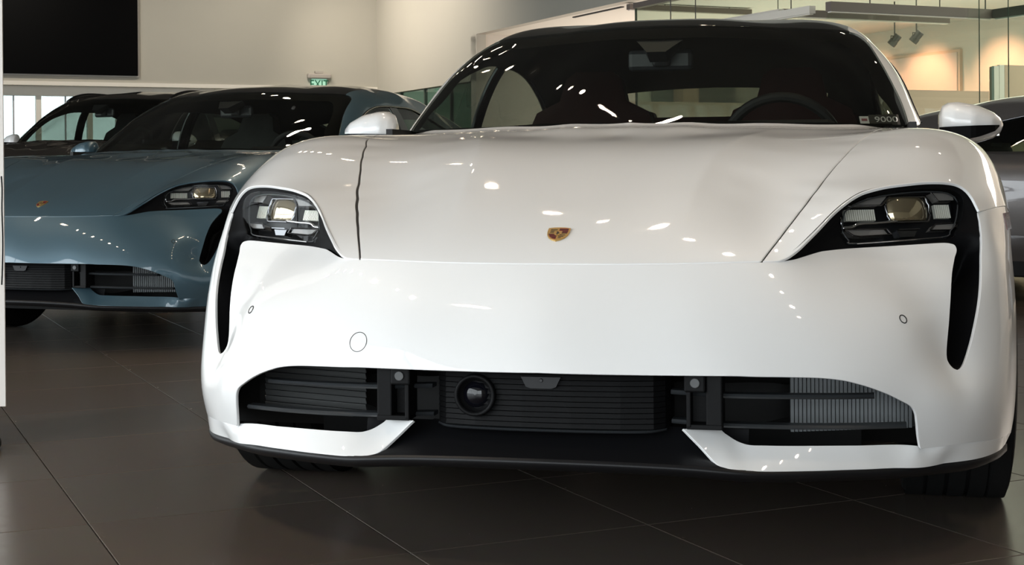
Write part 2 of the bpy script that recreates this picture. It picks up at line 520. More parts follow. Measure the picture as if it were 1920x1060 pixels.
BUMP_SOFT = [(0,-.18,.45),(0,-.165,.50),(0,-.122,.56),
 (.3,-.150,.45),(.3,-.135,.50),(.3,-.094,.56),(.5,-.085,.44),(.52,-.060,.50),(.50,-.018,.56),(.62,.052,.57),(.70,.030,.40),(.62,-.025,.44),
 (.908,.33,.54),(.945,.41,.53),(.965,.5,.525),(.98,.65,.515),(.996,.8,.5),(.988,1.05,.5),(.88,.22,.41),(.915,.29,.40),(.945,.38,.39),(.962,.5,.39),(.978,.7,.37),
 (.955,.45,.3),(.95,.5,.21),(.96,.8,.21),(.97,1.05,.70)]
BLADE_PTS = BLADE_UP + BLADE_LO[1:] + SEAM + [(0,-.12,.27),(0,-.16,.235),(.15,-.115,.27),(.15,-.15,.235)]
RECESS_PTS = FRAME + DUCT_OUT[1:] + DUCT_IN[1:-1]
GREEN_PTS = WS_EDGE + ROOF_FRONT[1:] + GLASS_BASE[:-1] + [
 (0,1.5,1.115),(.35,1.57,1.115),(0,1.3,1.004),(0,1.68,1.204),(.36,1.73,1.19),(.38,1.36,1.005),(.60,1.62,1.085),(.60,1.45,.99),(.55,1.85,1.195),
 (0,2.1,1.322),(0,2.4,1.352),(.31,2.4,1.338),(.3,2.1,1.308),(.48,2.3,1.316),(.56,2.4,1.305),(.588,2.15,1.290),(.61,2.3,1.290),(.640,2.3,1.265),(.63,2.12,1.262),(.655,2.12,1.243),
 (.676,2.15,1.225),(.705,2.1,1.178),(.76,2.1,1.07),(.805,2.1,.95),(.735,1.85,1.115),(.765,1.75,1.045),(.79,1.65,.97),(.812,1.75,.945),
 (.60,2.7,1.295),(.66,2.7,1.245),(.70,2.7,1.18),(.755,2.7,1.07),(.80,2.7,.95),(0,2.7,1.352),(.33,2.7,1.338),(.50,2.7,1.318),
 (0,3.2,1.315),(.35,3.2,1.30),(.55,3.2,1.262),(.62,3.2,1.215),(.68,3.2,1.13),(.74,3.2,1.03),(.79,3.2,.95),
 (0,3.7,1.23),(.35,3.7,1.215),(.52,3.7,1.178),(.60,3.7,1.12),(.67,3.7,1.04),(.74,3.7,.96),
 (0,4.2,1.085),(.35,4.2,1.075),(.5,4.2,1.045),(.6,4.2,.99),(.66,4.2,.95),(0,4.5,.98),(.4,4.5,.97),(.52,4.45,.955)]
FC = (0, .95, .45)
SH_ = Surf('front', FC, HOOD_PTS, 1.2e-3, soft=HOOD_SOFT+REAR)
SB_ = Surf('front', FC, BUMP_PTS, 4e-3, soft=BUMP_SOFT)
SL_ = Surf('front', FC, BLADE_PTS, 2e-4)
SR_ = Surf('front', FC, RECESS_PTS, 8e-4)
SG = Surf('green', (0, 2.6, .75), GREEN_PTS, 3e-3)

# ------------------------------------------------------------------ car parts (meshes built once, shared by the cars)
def dense(P, step=.03, closed=False):
    P = np.asarray(P, float)
    out = []
    for i in range(len(P) if closed else len(P)-1):
        a, b = P[i], P[(i+1) % len(P)]
        m = max(1, int(np.linalg.norm(b-a)/step))
        for j in range(m): out.append(a+(b-a)*j/m)
    if not closed: out.append(P[-1])
    return np.array(out)
def on_side(y, z, x=.95):
    """point of the flank at given y, z"""
    P = np.array([x, y, z], float)
    SF = SB_ if (y < 1.1 and z < .71) else SH_
    for _ in range(12):
        q = SF.at([P])[0][0]
        d = np.linalg.norm(P-SF.C) if P[1] < SF.C[1] else math.hypot(P[0], P[2]-SF.C[2])
        dq = np.linalg.norm(q-SF.C) if P[1] < SF.C[1] else math.hypot(q[0], q[2]-SF.C[2])
        P[0] += (dq-d)*d/max(P[0], .3)*.8
    return P
def mirror_mesh(me):
    b = me.copy()
    n = len(b.vertices)
    co = np.empty(n*3, np.float32); b.vertices.foreach_get('co', co)
    co = co.reshape(-1, 3); co[:, 0] *= -1
    nl = len(me.loops)
    ln = np.empty(nl*3, np.float32); me.corner_normals.foreach_get('vector', ln)
    ln = ln.reshape(-1, 3)
    vi = np.empty(nl, np.int32); me.loops.foreach_get('vertex_index', vi)
    vn = np.zeros((n, 3), np.float32); vn[vi] = ln; vn[:, 0] *= -1
    custom = me.has_custom_normals
    b.vertices.foreach_set('co', co.ravel())
    b.flip_normals()
    if custom: b.normals_split_custom_set_from_vertices(vn.tolist())
    b.update()
    return b

ARCH = [(.79, .35, .385), (3.69, .36, .40)]
def arch(i, t0, t1, n=24):
    cy, cz, r = ARCH[i]
    return np.array([on_side(cy+r*math.cos(math.radians(t)), cz+r*math.sin(math.radians(t))) for t in np.linspace(t0, t1, n)])
T_SPLIT = 115.0
SPLIT = cat([(.873,.350,.707)], [on_side(.45, .715), on_side(.54, .715)], arch(0, T_SPLIT, T_SPLIT, 1))
P = {}          # name -> list of (mesh, role)
hs, hr, hf = cr(HOOD_SIDE+[(.69,1.0,.908),(.72,1.33,.918)], 6), cr(HOOD_REAR, 8), cr(HOOD_FRONT, 8)
half = cat(hf[:-1], hs[:-1], hr[::-1][:-1])
full_loop = cat(half, mir(hr)[:-1], mir(hs)[::-1][:-1], mir(hf)[::-1][:-1])
HR_ = cr(HOOD_REAR, 8)
def hood_shape(p):
    """two soft crease lines along the hood and a lip turned up at the screen (negative = outwards)"""
    ax, y = np.abs(p[:, 0]), p[:, 1]
    xr = np.interp(y, [0, .2, .4, .55, .7, .85, 1.1], [.238, .26, .28, .30, .335, .38, .45])
    st = lambda a, b, v: (lambda t: t*t*(3-2*t))(np.clip((v-a)/(b-a), 0, 1))
    A = .006*st(.0, .28, y)*(1-st(.72, .98, y))
    d = ax-xr
    prof = np.where(d < 0, np.clip(1+d/.24, 0, 1)**1.5, np.exp(-np.maximum(d, 0)/.05))
    lip = np.interp(ax, HR_[:, 0], HR_[:, 1])-y
    L = .011*np.clip(1-lip/.085, 0, 1)**2*(1-st(.60, .70, ax))
    return -(A*prof+L)
P_hood = panel(SH_, full_loop, M['white'], 'hood', gap=.0028, inset=hood_shape, grid=.014)
fr_, do_, di_ = cr(FRAME, 4), cr(DUCT_OUT, 5), cr(DUCT_IN, 4)
door_front_edge = cr([(.80,1.50,.925),(.86,1.38,.893),(.91,1.31,.86),(.942,1.28,.80),(.963,1.27,.70),(.974,1.27,.5),(.96,1.25,.26)], 8)
fend = cat(hs[:-1], dense([(.72,1.33,.918),(.775,1.505,.928),(.80,1.50,.925)])[:-1], door_front_edge[:-1], dense([(.96,1.25,.26), on_side(1.165,.26)])[:-1],
           arch(0, -13, T_SPLIT, 40)[:-1], dense(SPLIT[::-1])[:-1], fr_[::-1][:-1], [(.443,.006,.6165)])
P_fender = panel(SH_, fend, M['white'], 'fender', gap=.0016, flange=.0065)
bump_half = cat(hf[:-1], [(.427,0,.616), (.443,.006,.6165)], di_[::-1][:-1], do_[::-1][:-1], dense(SPLIT)[:-1], arch(0, T_SPLIT, 197, 26)[:-1], cr(SEAM, 6)[::-1][:-1], cr(LIP_TOP, 4)[::-1])
bump = cat(bump_half[:-1], mir(bump_half)[::-1][:-1])
P_bumper = panel(SB_, bump, M['white'], 'front_bumper', gap=.0012, flange=.007)
blade = cat(cr(BLADE_UP, 5), cr(SEAM, 5)[1:], cr(BLADE_LO, 5)[::-1][:-1])
P_blade = panel(SL_, blade, M['white'], 'bumper_blade', gap=.001, flange=.007, grid=.012)

# headlamp: plane frame of the lens
LO, LU = np.array([.72,.247,.705]), np.array([.827,.562,0])
LV = np.array([-.156,.23,.961]); LN = np.array([.54,-.794,.278])
LENS = [(-.149,.0105),(-.1335,.023),(-.1014,.0377),(-.0479,.05),(.0356,.0585),(.1121,.0589),(.1455,.0513),(.160,.033),(.1514,.002),(.1412,-.0182),(.1261,-.0357),(.0929,-.0515),(-.1326,-.0599),(-.1483,-.0528),(-.1584,-.0377),(-.161,-.0239)]
lens3 = np.array([LO+LU*u+LV*v for u, v in cr(LENS, 4, True)])
_q, _ = SR_.at(lens3)
LO = LO + LN*float(np.mean((_q-lens3) @ LN))
frame_loop = cat(fr_, do_[1:], di_[1:-1])
_fl = resample(frame_loop, .006)
def frame_inset(p):
    t = np.clip((.665-p[:, 2])/.06, 0, 1)
    out = np.clip((p[:, 0]-.70)/.09, 0, 1)
    e = np.clip((mindist(p, _fl)-.002)/.018, 0, 1)
    t = t*t*(3-2*t)*out*e*e*(3-2*e)
    return .0062+.006*e+.075*t
P_frame = panel(SR_, frame_loop, M['surround'], 'headlight_frame', gap=-.002, flange=(0, .05), grid=.012, inset=frame_inset, holes=[lens3])
P_bucket = panel(SR_, lens3, M['bowl'], 'headlight', gap=-.002, flange=0, grid=.015, inset=.062)
P_lens = panel(SR_, lens3, M['lens'], 'lens_cover', gap=.0005, flange=.006, grid=.012, inset=.010)
def lamp_prism(pts, d0, d1, m=M['drl'], bev=True):
    b = MB(); b.prism(pts, LO, LU, LV, LN, d0, d1)
    return b.mesh('x', m)
def inset_poly(pts, k):
    c = np.mean(pts, 0)
    return [tuple(c+(np.array(p)-c)*k) for p in pts]
DRL = {'ul': [(-.118,.030),(-.075,.0445),(-.022,.049),(-.044,.030)], 'ur': [(.0972,.055),(.135,.0545),(.150,.048),(.150,.037),(.1104,.037)],
       'll': [(-.1369,-.0243),(-.0448,-.0245),(-.0365,-.0356),(-.1063,-.0377),(-.1204,-.0356)], 'lr': [(.0922,-.0162),(.145,-.0148),(.140,-.0212),(.1251,-.0281),(.0788,-.028)]}
P_drl = [lamp_prism(p, -.05, -.026) for p in DRL.values()]
P_drl_frame = []
for p in DRL.values():
    b = MB()
    q = [tuple(LO+LU*x+LV*y+LN*-.024) for x, y in inset_poly(p, 1.16)]
    for i in range(len(q)): b.tube([q[i], q[(i+1) % len(q)]], .0018, 6)
    P_drl_frame.append(b.mesh('x', M['darkchrome']))
b = MB()
V, F = [], []
nr, ns = 8, 40
for i in range(nr+1):
    t = i/nr
    for k in range(ns):
        an = 2*PI*k/ns
        u, v = .053*t*math.cos(an), .053*t*math.sin(an)
        v = max(-.0265, min(.0245, v))
        V.append(LO+LU*(.030+u)+LV*(.0215+v)+LN*(-.044+.022*math.sqrt(max(0, 1-t*t*.9))))
for i in range(nr):
    for k in range(ns): F.append((i*ns+k, i*ns+(k+1) % ns, (i+1)*ns+(k+1) % ns, (i+1)*ns+k))
P_projector = mesh('projector', V, F, M['lensball'], smooth=True)
b = MB()
ring = [LO+LU*(.030+.056*math.cos(a))+LV*(.0215+max(-.029, min(.027, .056*math.sin(a))))+LN*-.032 for a in np.linspace(0, 2*PI, 49)]
b.tube(ring, .0032, 8, cap=False)
P_ring = b.mesh('x', M['darkchrome'], smooth=True)
b = MB()
for (u0, u1, v0, v1, k) in ((-.125,-.048,.0,.0245,14), (.107,.148,.002,.032,8)):
    for i in range(k):
        u = u0+(u1-u0)*(i+.5)/k; w = (u1-u0)/k*.27
        b.prism([(u-w, v0), (u+w, v0), (u+w, v1), (u-w, v1)], LO, LU, LV, LN, -.052, -.042)
P_ribs = b.mesh('x', M['rib'])
b = MB()
b.tube([LO+LU*u+LV*v+LN*-.028 for u, v in cr([(-.146,-.019),(-.122,-.0174),(-.103,-.0105),(-.05,-.0085),(-.006,-.006)], 5)], .0032, 8)
b.tube([LO+LU*u+LV*v+LN*-.028 for u, v in ((-.146,-.019),(-.149,.004))], .003, 8)
P_guide = b.mesh('x', M['chrome'], smooth=True)
b = MB()
b.prism([(-.005,-.026),(.047,-.0265),(.036,-.040),(0,-.040)], LO, LU, LV, LN, -.055, -.034)
b.prism([(-.006,-.0235),(.048,-.0235),(.048,-.0255),(-.006,-.0255)], LO, LU, LV, LN, -.05, -.026)
P_lampbox = b.mesh('x', M['darkchrome'])
b = MB()
b.tube([LO+LU*u+LV*v+LN*-.012 for u, v in ((-.128,-.0565),(.09,-.0485))], .0016, 6)
P_lampline = b.mesh('x', M['chrome'])
_lc = np.mean(np.array(cr(LENS, 4, True)), 0)
b = MB()
b.tube([LO+LU*(_lc[0]+(u-_lc[0])*.955)+LV*(_lc[1]+(v-_lc[1])*.93)+LN*-.018 for u, v in cat(cr(LENS, 4, True), [LENS[0]])], .0017, 6, cap=False)
P_lensrim = b.mesh('x', M['slat'], smooth=True)

# lower intake: liner, louvre box, posts, slats, radiator, shutters, lip
lipf = cr(LIP_TOP, 4); bu = cr(BLADE_UP, 4)
intake_half = cat(lipf, bu[::-1], dense([(.277,-.108,.293),(.15,-.11,.262),(0,-.12,.262)]))
intake = cat(intake_half[:-1], mir(intake_half)[::-1][:-1])
P_liner = panel(SB_, intake, M['liner'], 'intake_liner', gap=-.02, flange=0, grid=.03, inset=.27)
def rail(P, h, d, m, name):
    """flat bar following a path, its face leaning back"""
    b = MB(); V = []
    P = cr(P, 5)
    for p in P:
        x, y, z = p
        V += [(x, y, z-h/2), (x, y-.004, z), (x, y, z+h/2), (x, y+d, z+h/2), (x, y+d, z-h/2)]
    F = []
    for i in range(len(P)-1):
        for k in range(5): F.append((i*5+k, (i+1)*5+k, (i+1)*5+(k+1) % 5, i*5+(k+1) % 5))
    F += [(4, 3, 2, 1, 0), tuple(len(V)-5+k for k in range(5))]
    b.add(V, F)
    return b.mesh(name, m)
P_slat_hi = rail([(.248,-.06,.358),(.30,-.075,.358),(.355,-.085,.3565),(.48,-.055,.353),(.58,-.018,.350),(.645,.022,.347)], .0085, .03, M['slat'], 'slat')
P_slat_lo = rail([(.248,-.05,.298),(.30,-.065,.298),(.355,-.075,.2965),(.48,-.05,.2925),(.60,-.005,.2885),(.708,.055,.2845)], .0085, .03, M['slat'], 'slat')
b = MB()
for i in range(30):
    x = .478+.0082*i; y = .075+.10*i/30
    b.box(x, x+.0066, y, y+.012, .262, .392)
P_radiator = b.mesh('radiator', M['radiator'])
P_radback = MB().add([(.476,.090,.262),(.735,.19,.262),(.735,.19,.392),(.476,.090,.392)], [(0,1,2,3)]).mesh('radiator_core', mat('radiator_core', (.055,.06,.062), .6))
P_flaps = []
for i in range(8):
    z = .282+.0135*i
    b = MB()
    b.add([(.43,.045,z),(.70,.135,z),(.70,.137,z+.002),(.43,.047,z+.002),(.43,.052,z-.011),(.70,.142,z-.011),(.43,.056,z-.009),(.70,.146,z-.009)],
          [(0,1,5,4),(0,3,2,1),(3,6,7,2),(4,5,7,6),(0,4,6,3),(1,2,7,5)])
    P_flaps.append(b.mesh('shutter_flap', M['flap']))
b = MB()          # post carrying a round radar sensor above a slotted leg
b.box(.280,.322,-.118,-.06,.366,.402, bevel=.004)
b.box(.322,.354,-.108,-.04,.298,.405, bevel=.003)
b.box(.284,.293,-.112,-.05,.296,.368, bevel=.002)
b.box(.284,.354,-.110,-.05,.292,.302, bevel=.002)
b.box(.288,.33,-.07,-.05,.30,.37)
P_post = b.mesh('sensor_post', M['plastic'])
P_postsensor = MB().lathe([(0,-.1215),(.0088,-.1215),(.0098,-.1205),(.0098,-.115)], 'y', 24, (.302,0,.385)).mesh('x', M['flap'], angle=.5)
b = MB()          # ribbed centre box
ZB, ZT = .283, .402
rows = []
prof = [(-.242,-.02),(-.236,-.055),(-.215,-.078),(-.15,-.092),(-.05,-.099),(.05,-.099),(.15,-.092),(.215,-.078),(.236,-.055),(.242,-.02)]
nrib = 11
zs = []
for i in range(nrib):
    z0 = ZB+(ZT-ZB)*i/nrib; z1 = ZB+(ZT-ZB)*(i+1)/nrib
    zs += [(z0, .006), (z0+.0018, 0), (z1-.0004, .0035)]
V = []
for z, d in zs:
    for x, y in prof: V.append((x*(1-d*.4), y+d, z))
k = len(prof)
F = [(i*k+j, i*k+j+1, (i+1)*k+j+1, (i+1)*k+j) for i in range(len(zs)-1) for j in range(k-1)]
b.add(V, F)
b.box(-.24,.24,-.015,.06,ZB-.006,ZT)
P_louver = b.mesh('louvre_box', M['plastic'])
P_louver_edge = rail([(-.238,-.05,.281),(-.2,-.088,.280),(-.1,-.101,.2795),(0,-.104,.2795),(.1,-.101,.2795),(.2,-.088,.280),(.238,-.05,.281)], .005, .02, M['slat'], 'louvre_edge')
P_cambezel = MB().lathe([(.043,-.085),(.043,-.1045),(.0405,-.107),(.036,-.107),(.034,-.100),(.032,-.094),(.028,-.092),(.026,-.088)], 'y', 48, (-.147,0,.347)).mesh('x', M['plastic'], smooth=True)
V, F = [], []
for i in range(9):
    t = i/8*PI/2
    for j in range(32):
        a = 2*PI*j/32
        V.append((-.147+.029*math.sin(t)*math.cos(a), -.084-.018*math.cos(t), .347+.029*math.sin(t)*math.sin(a)))
for i in range(8):
    for j in range(32): F.append((i*32+j, i*32+(j+1) % 32, (i+1)*32+(j+1) % 32, (i+1)*32+j))
P_camlens = mesh('x', V, F, M['camlens'], smooth=True)
b = MB()
b.prism([(-.050,.388),(.032,.388),(.022,.368),(.012,.3645),(-.030,.3645),(-.040,.368)], (0,-.098,0), (1,0,0), (0,0,1), (0,-1,0), -.01, .008)
P_notch = b.mesh('x', M['satin'])
P_notchcam = MB().lathe([(0,-.109),(.003,-.109),(.004,-.107),(.004,-.10)], 'y', 16, (-.008,0,.381)).mesh('x', M['camlens'])
# lip
lip_lo = cr([(0,-.176,.232),(.14,-.168,.230),(.28,-.148,.224),(.36,-.136,.218),(.42,-.117,.212),(.508,-.076,.208),(.596,-.026,.204),(.687,.034,.199),(.782,.119,.195),(.847,.179,.194),(.898,.269,.194),(.93,.37,.196)], 4)
lipA = cat(mir(lip_lo)[::-1][:-1], lip_lo)
b = MB()
n1 = lipA
rows = [lipA + [0, .004, .004], lipA, lipA + [0, -.0015, -.004], lipA + [0, .004, -.012], lipA*[.985, 1, 1] + [0, .02, -.022], lipA*[.96, 1, 1] + [0, .12, -.030]]
V = np.concatenate(rows); k = len(lipA)
F = [(i*k+j, (i+1)*k+j, (i+1)*k+j+1, i*k+j+1) for i in range(len(rows)-1) for j in range(k-1)]
b.add([tuple(v) for v in V], F)
# ramp up to the louvre box
xs = np.linspace(-.40, .40, 33)
rampA = [tuple(p) for p in np.c_[xs, np.interp(np.abs(xs), lip_lo[:, 0], lip_lo[:, 1])+.004, np.interp(np.abs(xs), lip_lo[:, 0], lip_lo[:, 2])+.004]]
rampB = [(x, -.085+.3*x*x, .262-.06*max(0, abs(x)-.28)) for x in xs]
rampC = [(x, -.03, .283) for x in xs]
b.add(rampA+rampB+rampC, [(r*33+j, r*33+j+1, (r+1)*33+j+1, (r+1)*33+j) for r in range(2) for j in range(32)])
P_lip = b.mesh('front_lip', M['satin'], smooth=True)
b = MB()
b.box(-.62,.62,.14,4.6,.165,.18)
b.box(-.80,.80,1.2,3.3,.16,.18)
b.box(-.62,.62,.30,1.2,.17,.66)       # front tub between the wheels
b.box(-.62,.62,3.25,4.5,.17,.66)
b.box(-.90,.90,1.22,3.26,.17,.30)
P_under = b.mesh('underbody', M['liner'])
# sensors and covers on the bumper skin
def ring_on(p, r, w=.0012):
    q, n = SB_.at([p]); q, n = q[0], n[0]
    u = np.cross([0, 0, 1], n); u /= np.linalg.norm(u); v = np.cross(n, u)
    pts = [q+n*.0002+u*r*math.cos(a)+v*r*math.sin(a) for a in np.linspace(0, 2*PI, 41)]
    pts = [SB_.at([x])[0][0] for x in pts]
    return MB().tube(pts, w, 6, cap=False).mesh('x', M['seam'])
P_park = ring_on((.709,.057,.499), .0088)
P_tow = ring_on((-.379,-.09,.453), .0205, .0008)
# crest on the hood
q, n = SH_.at([(0,.038,.668)]); q, n = q[0], n[0]
cu = np.array([1., 0, 0]); cv = np.cross(n, cu); cv *= np.sign(cv[1]); cv /= np.linalg.norm(cv)
SH = [(-.0235,.0255),(-.012,.0285),(0,.0292),(.012,.0285),(.0235,.0255),(.0238,.010),(.022,-.004),(.0175,-.015),(.010,-.0235),(0,-.0292),(-.010,-.0235),(-.0175,-.015),(-.022,-.004),(-.0238,.010)]
b = MB()
qo = q
b.prism(SH, qo, cu, cv, n, -.004, .0028, 0)
def clipq(x0, x1, y0, y1, k=.86):
    """rectangle cut by the shrunken shield outline"""
    S2 = np.array(SH)*k
    pts = [(x, y) for x in np.linspace(x0, x1, 9) for y in np.linspace(y0, y1, 9)]
    poly = [Vector(p).to_2d() for p in [(x0, y0), (x1, y0), (x1, y1), (x0, y1)]]
    out = [tuple(p) for p in poly]
    m = len(S2)
    ccw = area2(S2) > 0
    for i in range(m):
        a, c = S2[i], S2[(i+1) % m]
        if not ccw: a, c = c, a
        res = []
        for j in range(len(out)):
            s, e = out[j-1], out[j]
            f = lambda p: (c[0]-a[0])*(p[1]-a[1])-(c[1]-a[1])*(p[0]-a[0])
            fs, fe = f(s), f(e)
            if (fs >= 0) != (fe >= 0):
                t = fs/(fs-fe); res.append((s[0]+(e[0]-s[0])*t, s[1]+(e[1]-s[1])*t))
            if fe >= 0: res.append(e)
        out = res
        if not out: return None
    return out
for i in range(6):                       # striped quarters
    y0 = .0015+.0038*i
    r = clipq(.001, .024, y0, y0+.0026)
    if r: b.prism(r, qo, cu, cv, n, .0028, .0036, 1 if i % 2 else 2)
    y1 = -.0015-.0038*i
    r = clipq(-.024, -.001, y1-.0026, y1)
    if r: b.prism(r, qo, cu, cv, n, .0028, .0036, 1 if i % 2 else 2)
for sx, sy in ((-1, 1), (1, -1)):        # antler bars in the gold quarters
    for i in range(3):
        y0 = sy*(.006+.006*i)
        r = clipq(min(sx*.003, sx*.0175), max(sx*.003, sx*.0175), y0-.0009, y0+.0009, .8)
        if r: b.prism(r, qo, cu, cv, n, .0028, .0035, 2)
b.prism([(p[0]*.36, p[1]*.36) for p in SH], qo, cu, cv, n, .0028, .0044, 0)
b.prism([(-.002,-.006),(.001,-.006),(.0005,-.002),(.004,-.001),(.0035,.0015),(.001,.002),(.0015,.0055),(-.001,.007),(-.0035,.005),(-.0015,.0035),(-.0025,0)], qo, cu, cv, n, .0044, .0049, 2)
P_crest = b.mesh('x', [M['gold'], M['red'], M['enamel']])
# seams under the shut lines
P_gap1 = ribbon(SH_, hs[:-2], .016, .004, M['seam'], 'x')
P_gap2 = ribbon(SH_, cat(mir(hf)[::-1][:-1], hf), .016, .005, M['seam'], 'x')
P_gap3 = ribbon(SB_, dense(SPLIT), .014, .005, M['seam'], 'x')
P_gap4 = ribbon(SB_, cr(SEAM, 6), .014, .006, M['seam'], 'x')
P_gap5 = ribbon(SH_, door_front_edge, .016, .006, M['seam'], 'x')

# flank behind the front wing
def belt(y0, y1, n=20):
    ys = np.linspace(y0, y1, n)
    return np.array([(np.interp(y, [1.5,2.2,3.0,3.7,4.3,4.7], [.80,.80,.79,.77,.70,.6]), y, np.interp(y, [1.5,2.2,3.0,3.7,4.3,4.7], [.925,.94,.955,.975,.97,.92])) for y in ys])
def side_line(pts, n=14):
    pts = cr(pts, 5)
    return np.array([on_side(y, z) if z < .86 else (x, y, z) for x, y, z in pts])
bpil = np.array([on_side(2.42, z) if z < .88 else (.80+(.94-z)*1.0, 2.42, z) for z in np.linspace(.942, .26, 22)])
rdoor = cr([(.785,3.30,.962),(.87,3.31,.935),(.93,3.30,.85),(.955,3.26,.70),(.963,3.20,.55),(.955,3.16,.40),(.945,3.15,.26)], 6)
sill_f = np.array([on_side(y, .26) for y in np.linspace(1.25, 2.42, 20)])
sill_r = np.array([on_side(y, .26) for y in np.linspace(2.42, 3.15, 14)])
P_doorf = panel(SH_, cat(door_front_edge[::-1][:-1], belt(1.505, 2.42)[:-1], bpil[:-1], sill_f[::-1][:-1]), M['white'], 'front_door', grid=.035)
P_doorr = panel(SH_, cat(bpil[::-1][:-1], belt(2.42, 3.30)[:-1], rdoor[:-1], sill_r[::-1][:-1]), M['white'], 'rear_door', grid=.035)
tail = np.array([(.6,4.72,.92),(.72,4.72,.87),(.80,4.72,.75),(.84,4.72,.55),(.82,4.72,.35),(.80,4.72,.25)])
quarter = cat(rdoor[::-1][:-1], belt(3.30, 4.70, 24)[:-1], dense(tail)[:-1], dense([(.80,4.72,.25), on_side(4.10,.27)], .05)[:-1], arch(1, -13, 180+13, 40)[:-1], dense([on_side(3.28,.26), on_side(3.16,.26)]))
P_quarter = panel(SH_, quarter, M['white'], 'rear_quarter', grid=.035)
trunk_half = dense([(0,4.05,.97),(.45,4.1,.97),(.64,4.25,.965),(.66,4.5,.945),(.6,4.70,.92),(.3,4.71,.92),(0,4.71,.92)], .04)
P_trunk = panel(SH_, cat(trunk_half[:-1], mir(trunk_half)[::-1][:-1]), M['white'], 'tailgate', grid=.04)
tl = cat([(0,4.72,.92)], dense(tail, .05))
tl, _ = SH_.at(tl)
tl2 = cat(tl[:-1], mir(tl)[::-1][:-1], [(-.4,4.72,.25),(0,4.72,.25),(.4,4.72,.25)])
tl2 = cat(tl, [(.4,4.74,.25),(0,4.74,.25),(-.4,4.74,.25)], mir(tl)[::-1][:-1])
kk = len(tl2)
P_tail = mesh('rear_bumper', cat(tl2, (tl2-[0,4.7,.6])*.8+[0,4.84,.6], [(0,4.88,.6)]), [(i, (i+1) % kk, kk+(i+1) % kk, kk+i) for i in range(kk)]+[(kk+i, kk+(i+1) % kk, 2*kk) for i in range(kk)], M['white'], smooth=True)
b = MB()
for (y0, y1) in ((1.2, 3.2),):
    b.box(.86,.935,y0,y1,.16,.275, bevel=.01)
P_sill = b.mesh('sill', M['satin'])
b = MB().box(-.66,.66,4.80,4.90,.70,.73,bevel=.01)
P_tailbar = b.mesh('rear_light_bar', M['marker'])

# greenhouse
wsE, rfF, gB = cr(WS_EDGE, 6), cr(ROOF_FRONT, 6), cr(GLASS_BASE, 6)
ws_half = cat(gB[:-1], wsE[:-1], rfF)
P_ws = panel(SG, cat(ws_half[:-1], mir(ws_half)[::-1][:-1]), M['wglass'], 'windscreen', gap=.001, flange=.004, grid=.03)
band_in = cat(cr([(0,1.30,1.01),(.40,1.37,1.01),(.60,1.50,1.0),(.69,1.60,1.01)], 5)[:-1], cr([(.69,1.60,1.01),(.655,1.74,1.09),(.61,1.86,1.165),(.56,1.93,1.21),(.5,1.90,1.225)], 5)[:-1], cr([(.5,1.90,1.225),(.29,1.80,1.228),(0,1.755,1.232)], 5))
_bi = cat(cr([(0,1.17,.944),(.40,1.24,.944),(.60,1.38,.938),(.735,1.485,.940)], 5)[:-1], cr([(.735,1.485,.940),(.705,1.55,.99),(.66,1.62,1.03),(.635,1.74,1.10),(.59,1.86,1.17),(.545,1.91,1.205),(.5,1.89,1.215)], 5)[:-1], cr([(.5,1.89,1.215),(.29,1.79,1.222),(0,1.745,1.226)], 5))
P_frit = panel(SG, cat(ws_half[:-1], mir(ws_half)[::-1][:-1]), mat('frit_black', (.0015,.0015,.0015), .6, spec=.05), 'frit_band', gap=.003, flange=0, grid=.02, inset=.007, holes=[cat(_bi[:-1], mir(_bi)[::-1][:-1])])
RAIL_IN = [(.562,2.03,1.266),(.572,2.2,1.300),(.568,2.5,1.312),(.56,2.8,1.306),(.545,3.2,1.262)]
roof_half = cat(rfF[::-1][:-1], cr([(.595,2.02,1.257),(.590,2.10,1.280)]+RAIL_IN[2:]+[(.50,3.7,1.182)], 6)[:-1], dense([(.50,3.7,1.182),(.30,3.74,1.205),(0,3.75,1.214)]))
P_roof = panel(SG, cat(roof_half[:-1], mir(roof_half)[::-1][:-1]), M['gloss'], 'roof_panel', gap=.002, grid=.03)
DLO = [(.808,1.66,.945),(.785,1.74,1.01),(.757,1.85,1.075),(.725,2.0,1.145),(.700,2.2,1.19),(.694,2.5,1.205),(.694,2.8,1.195),(.705,3.1,1.135),(.728,3.4,1.055),(.75,3.66,.985)]
dlo = cr(DLO, 6)
rail_out = cr([(.595,2.02,1.257),(.590,2.10,1.280)]+RAIL_IN[2:], 6)
frame_side = cat(wsE[:-1], rail_out[:-1], cr([(.545,3.2,1.262),(.50,3.7,1.182),(.49,4.1,1.085),(.47,4.3,1.02)], 6)[:-1], dense([(.47,4.3,1.02),(.56,4.4,.965),(.66,4.2,.95),(.74,3.7,.962)], .04)[:-1],
                 dense([(.74,3.7,.962),(.75,3.66,.985)]), dlo[::-1][1:-1], dense([(.808,1.66,.945),(.803,1.6,.935)]))
P_side = panel(SG, frame_side, M['white'], 'body_side_frame', gap=.001, flange=.006, grid=.02)
P_side_in = panel(SG, frame_side, M['cabin'], 'x', gap=.004, flange=0, grid=.03, inset=.022)
cut = min(range(len(dlo)), key=lambda i: abs(dlo[i][1]-2.42))
cut2 = min(range(len(dlo)), key=lambda i: abs(dlo[i][1]-2.52))
P_winf = panel(SG, cat(dlo[:cut+1], dense([dlo[cut], (.80,2.42,.945)])[1:], dense([(.80,2.42,.945),(.808,1.66,.945)])[1:-1]), M['sglass'], 'front_side_window', gap=.001, flange=0, grid=.04, inset=.006)
P_winr = panel(SG, cat(dlo[cut2:], dense([dlo[-1], (.79,3.0,.955),(.80,2.52,.945)])[1:], dense([(.80,2.52,.945), dlo[cut2]])[1:-1]), M['sglass'], 'rear_side_window', gap=.001, flange=0, grid=.04, inset=.006)
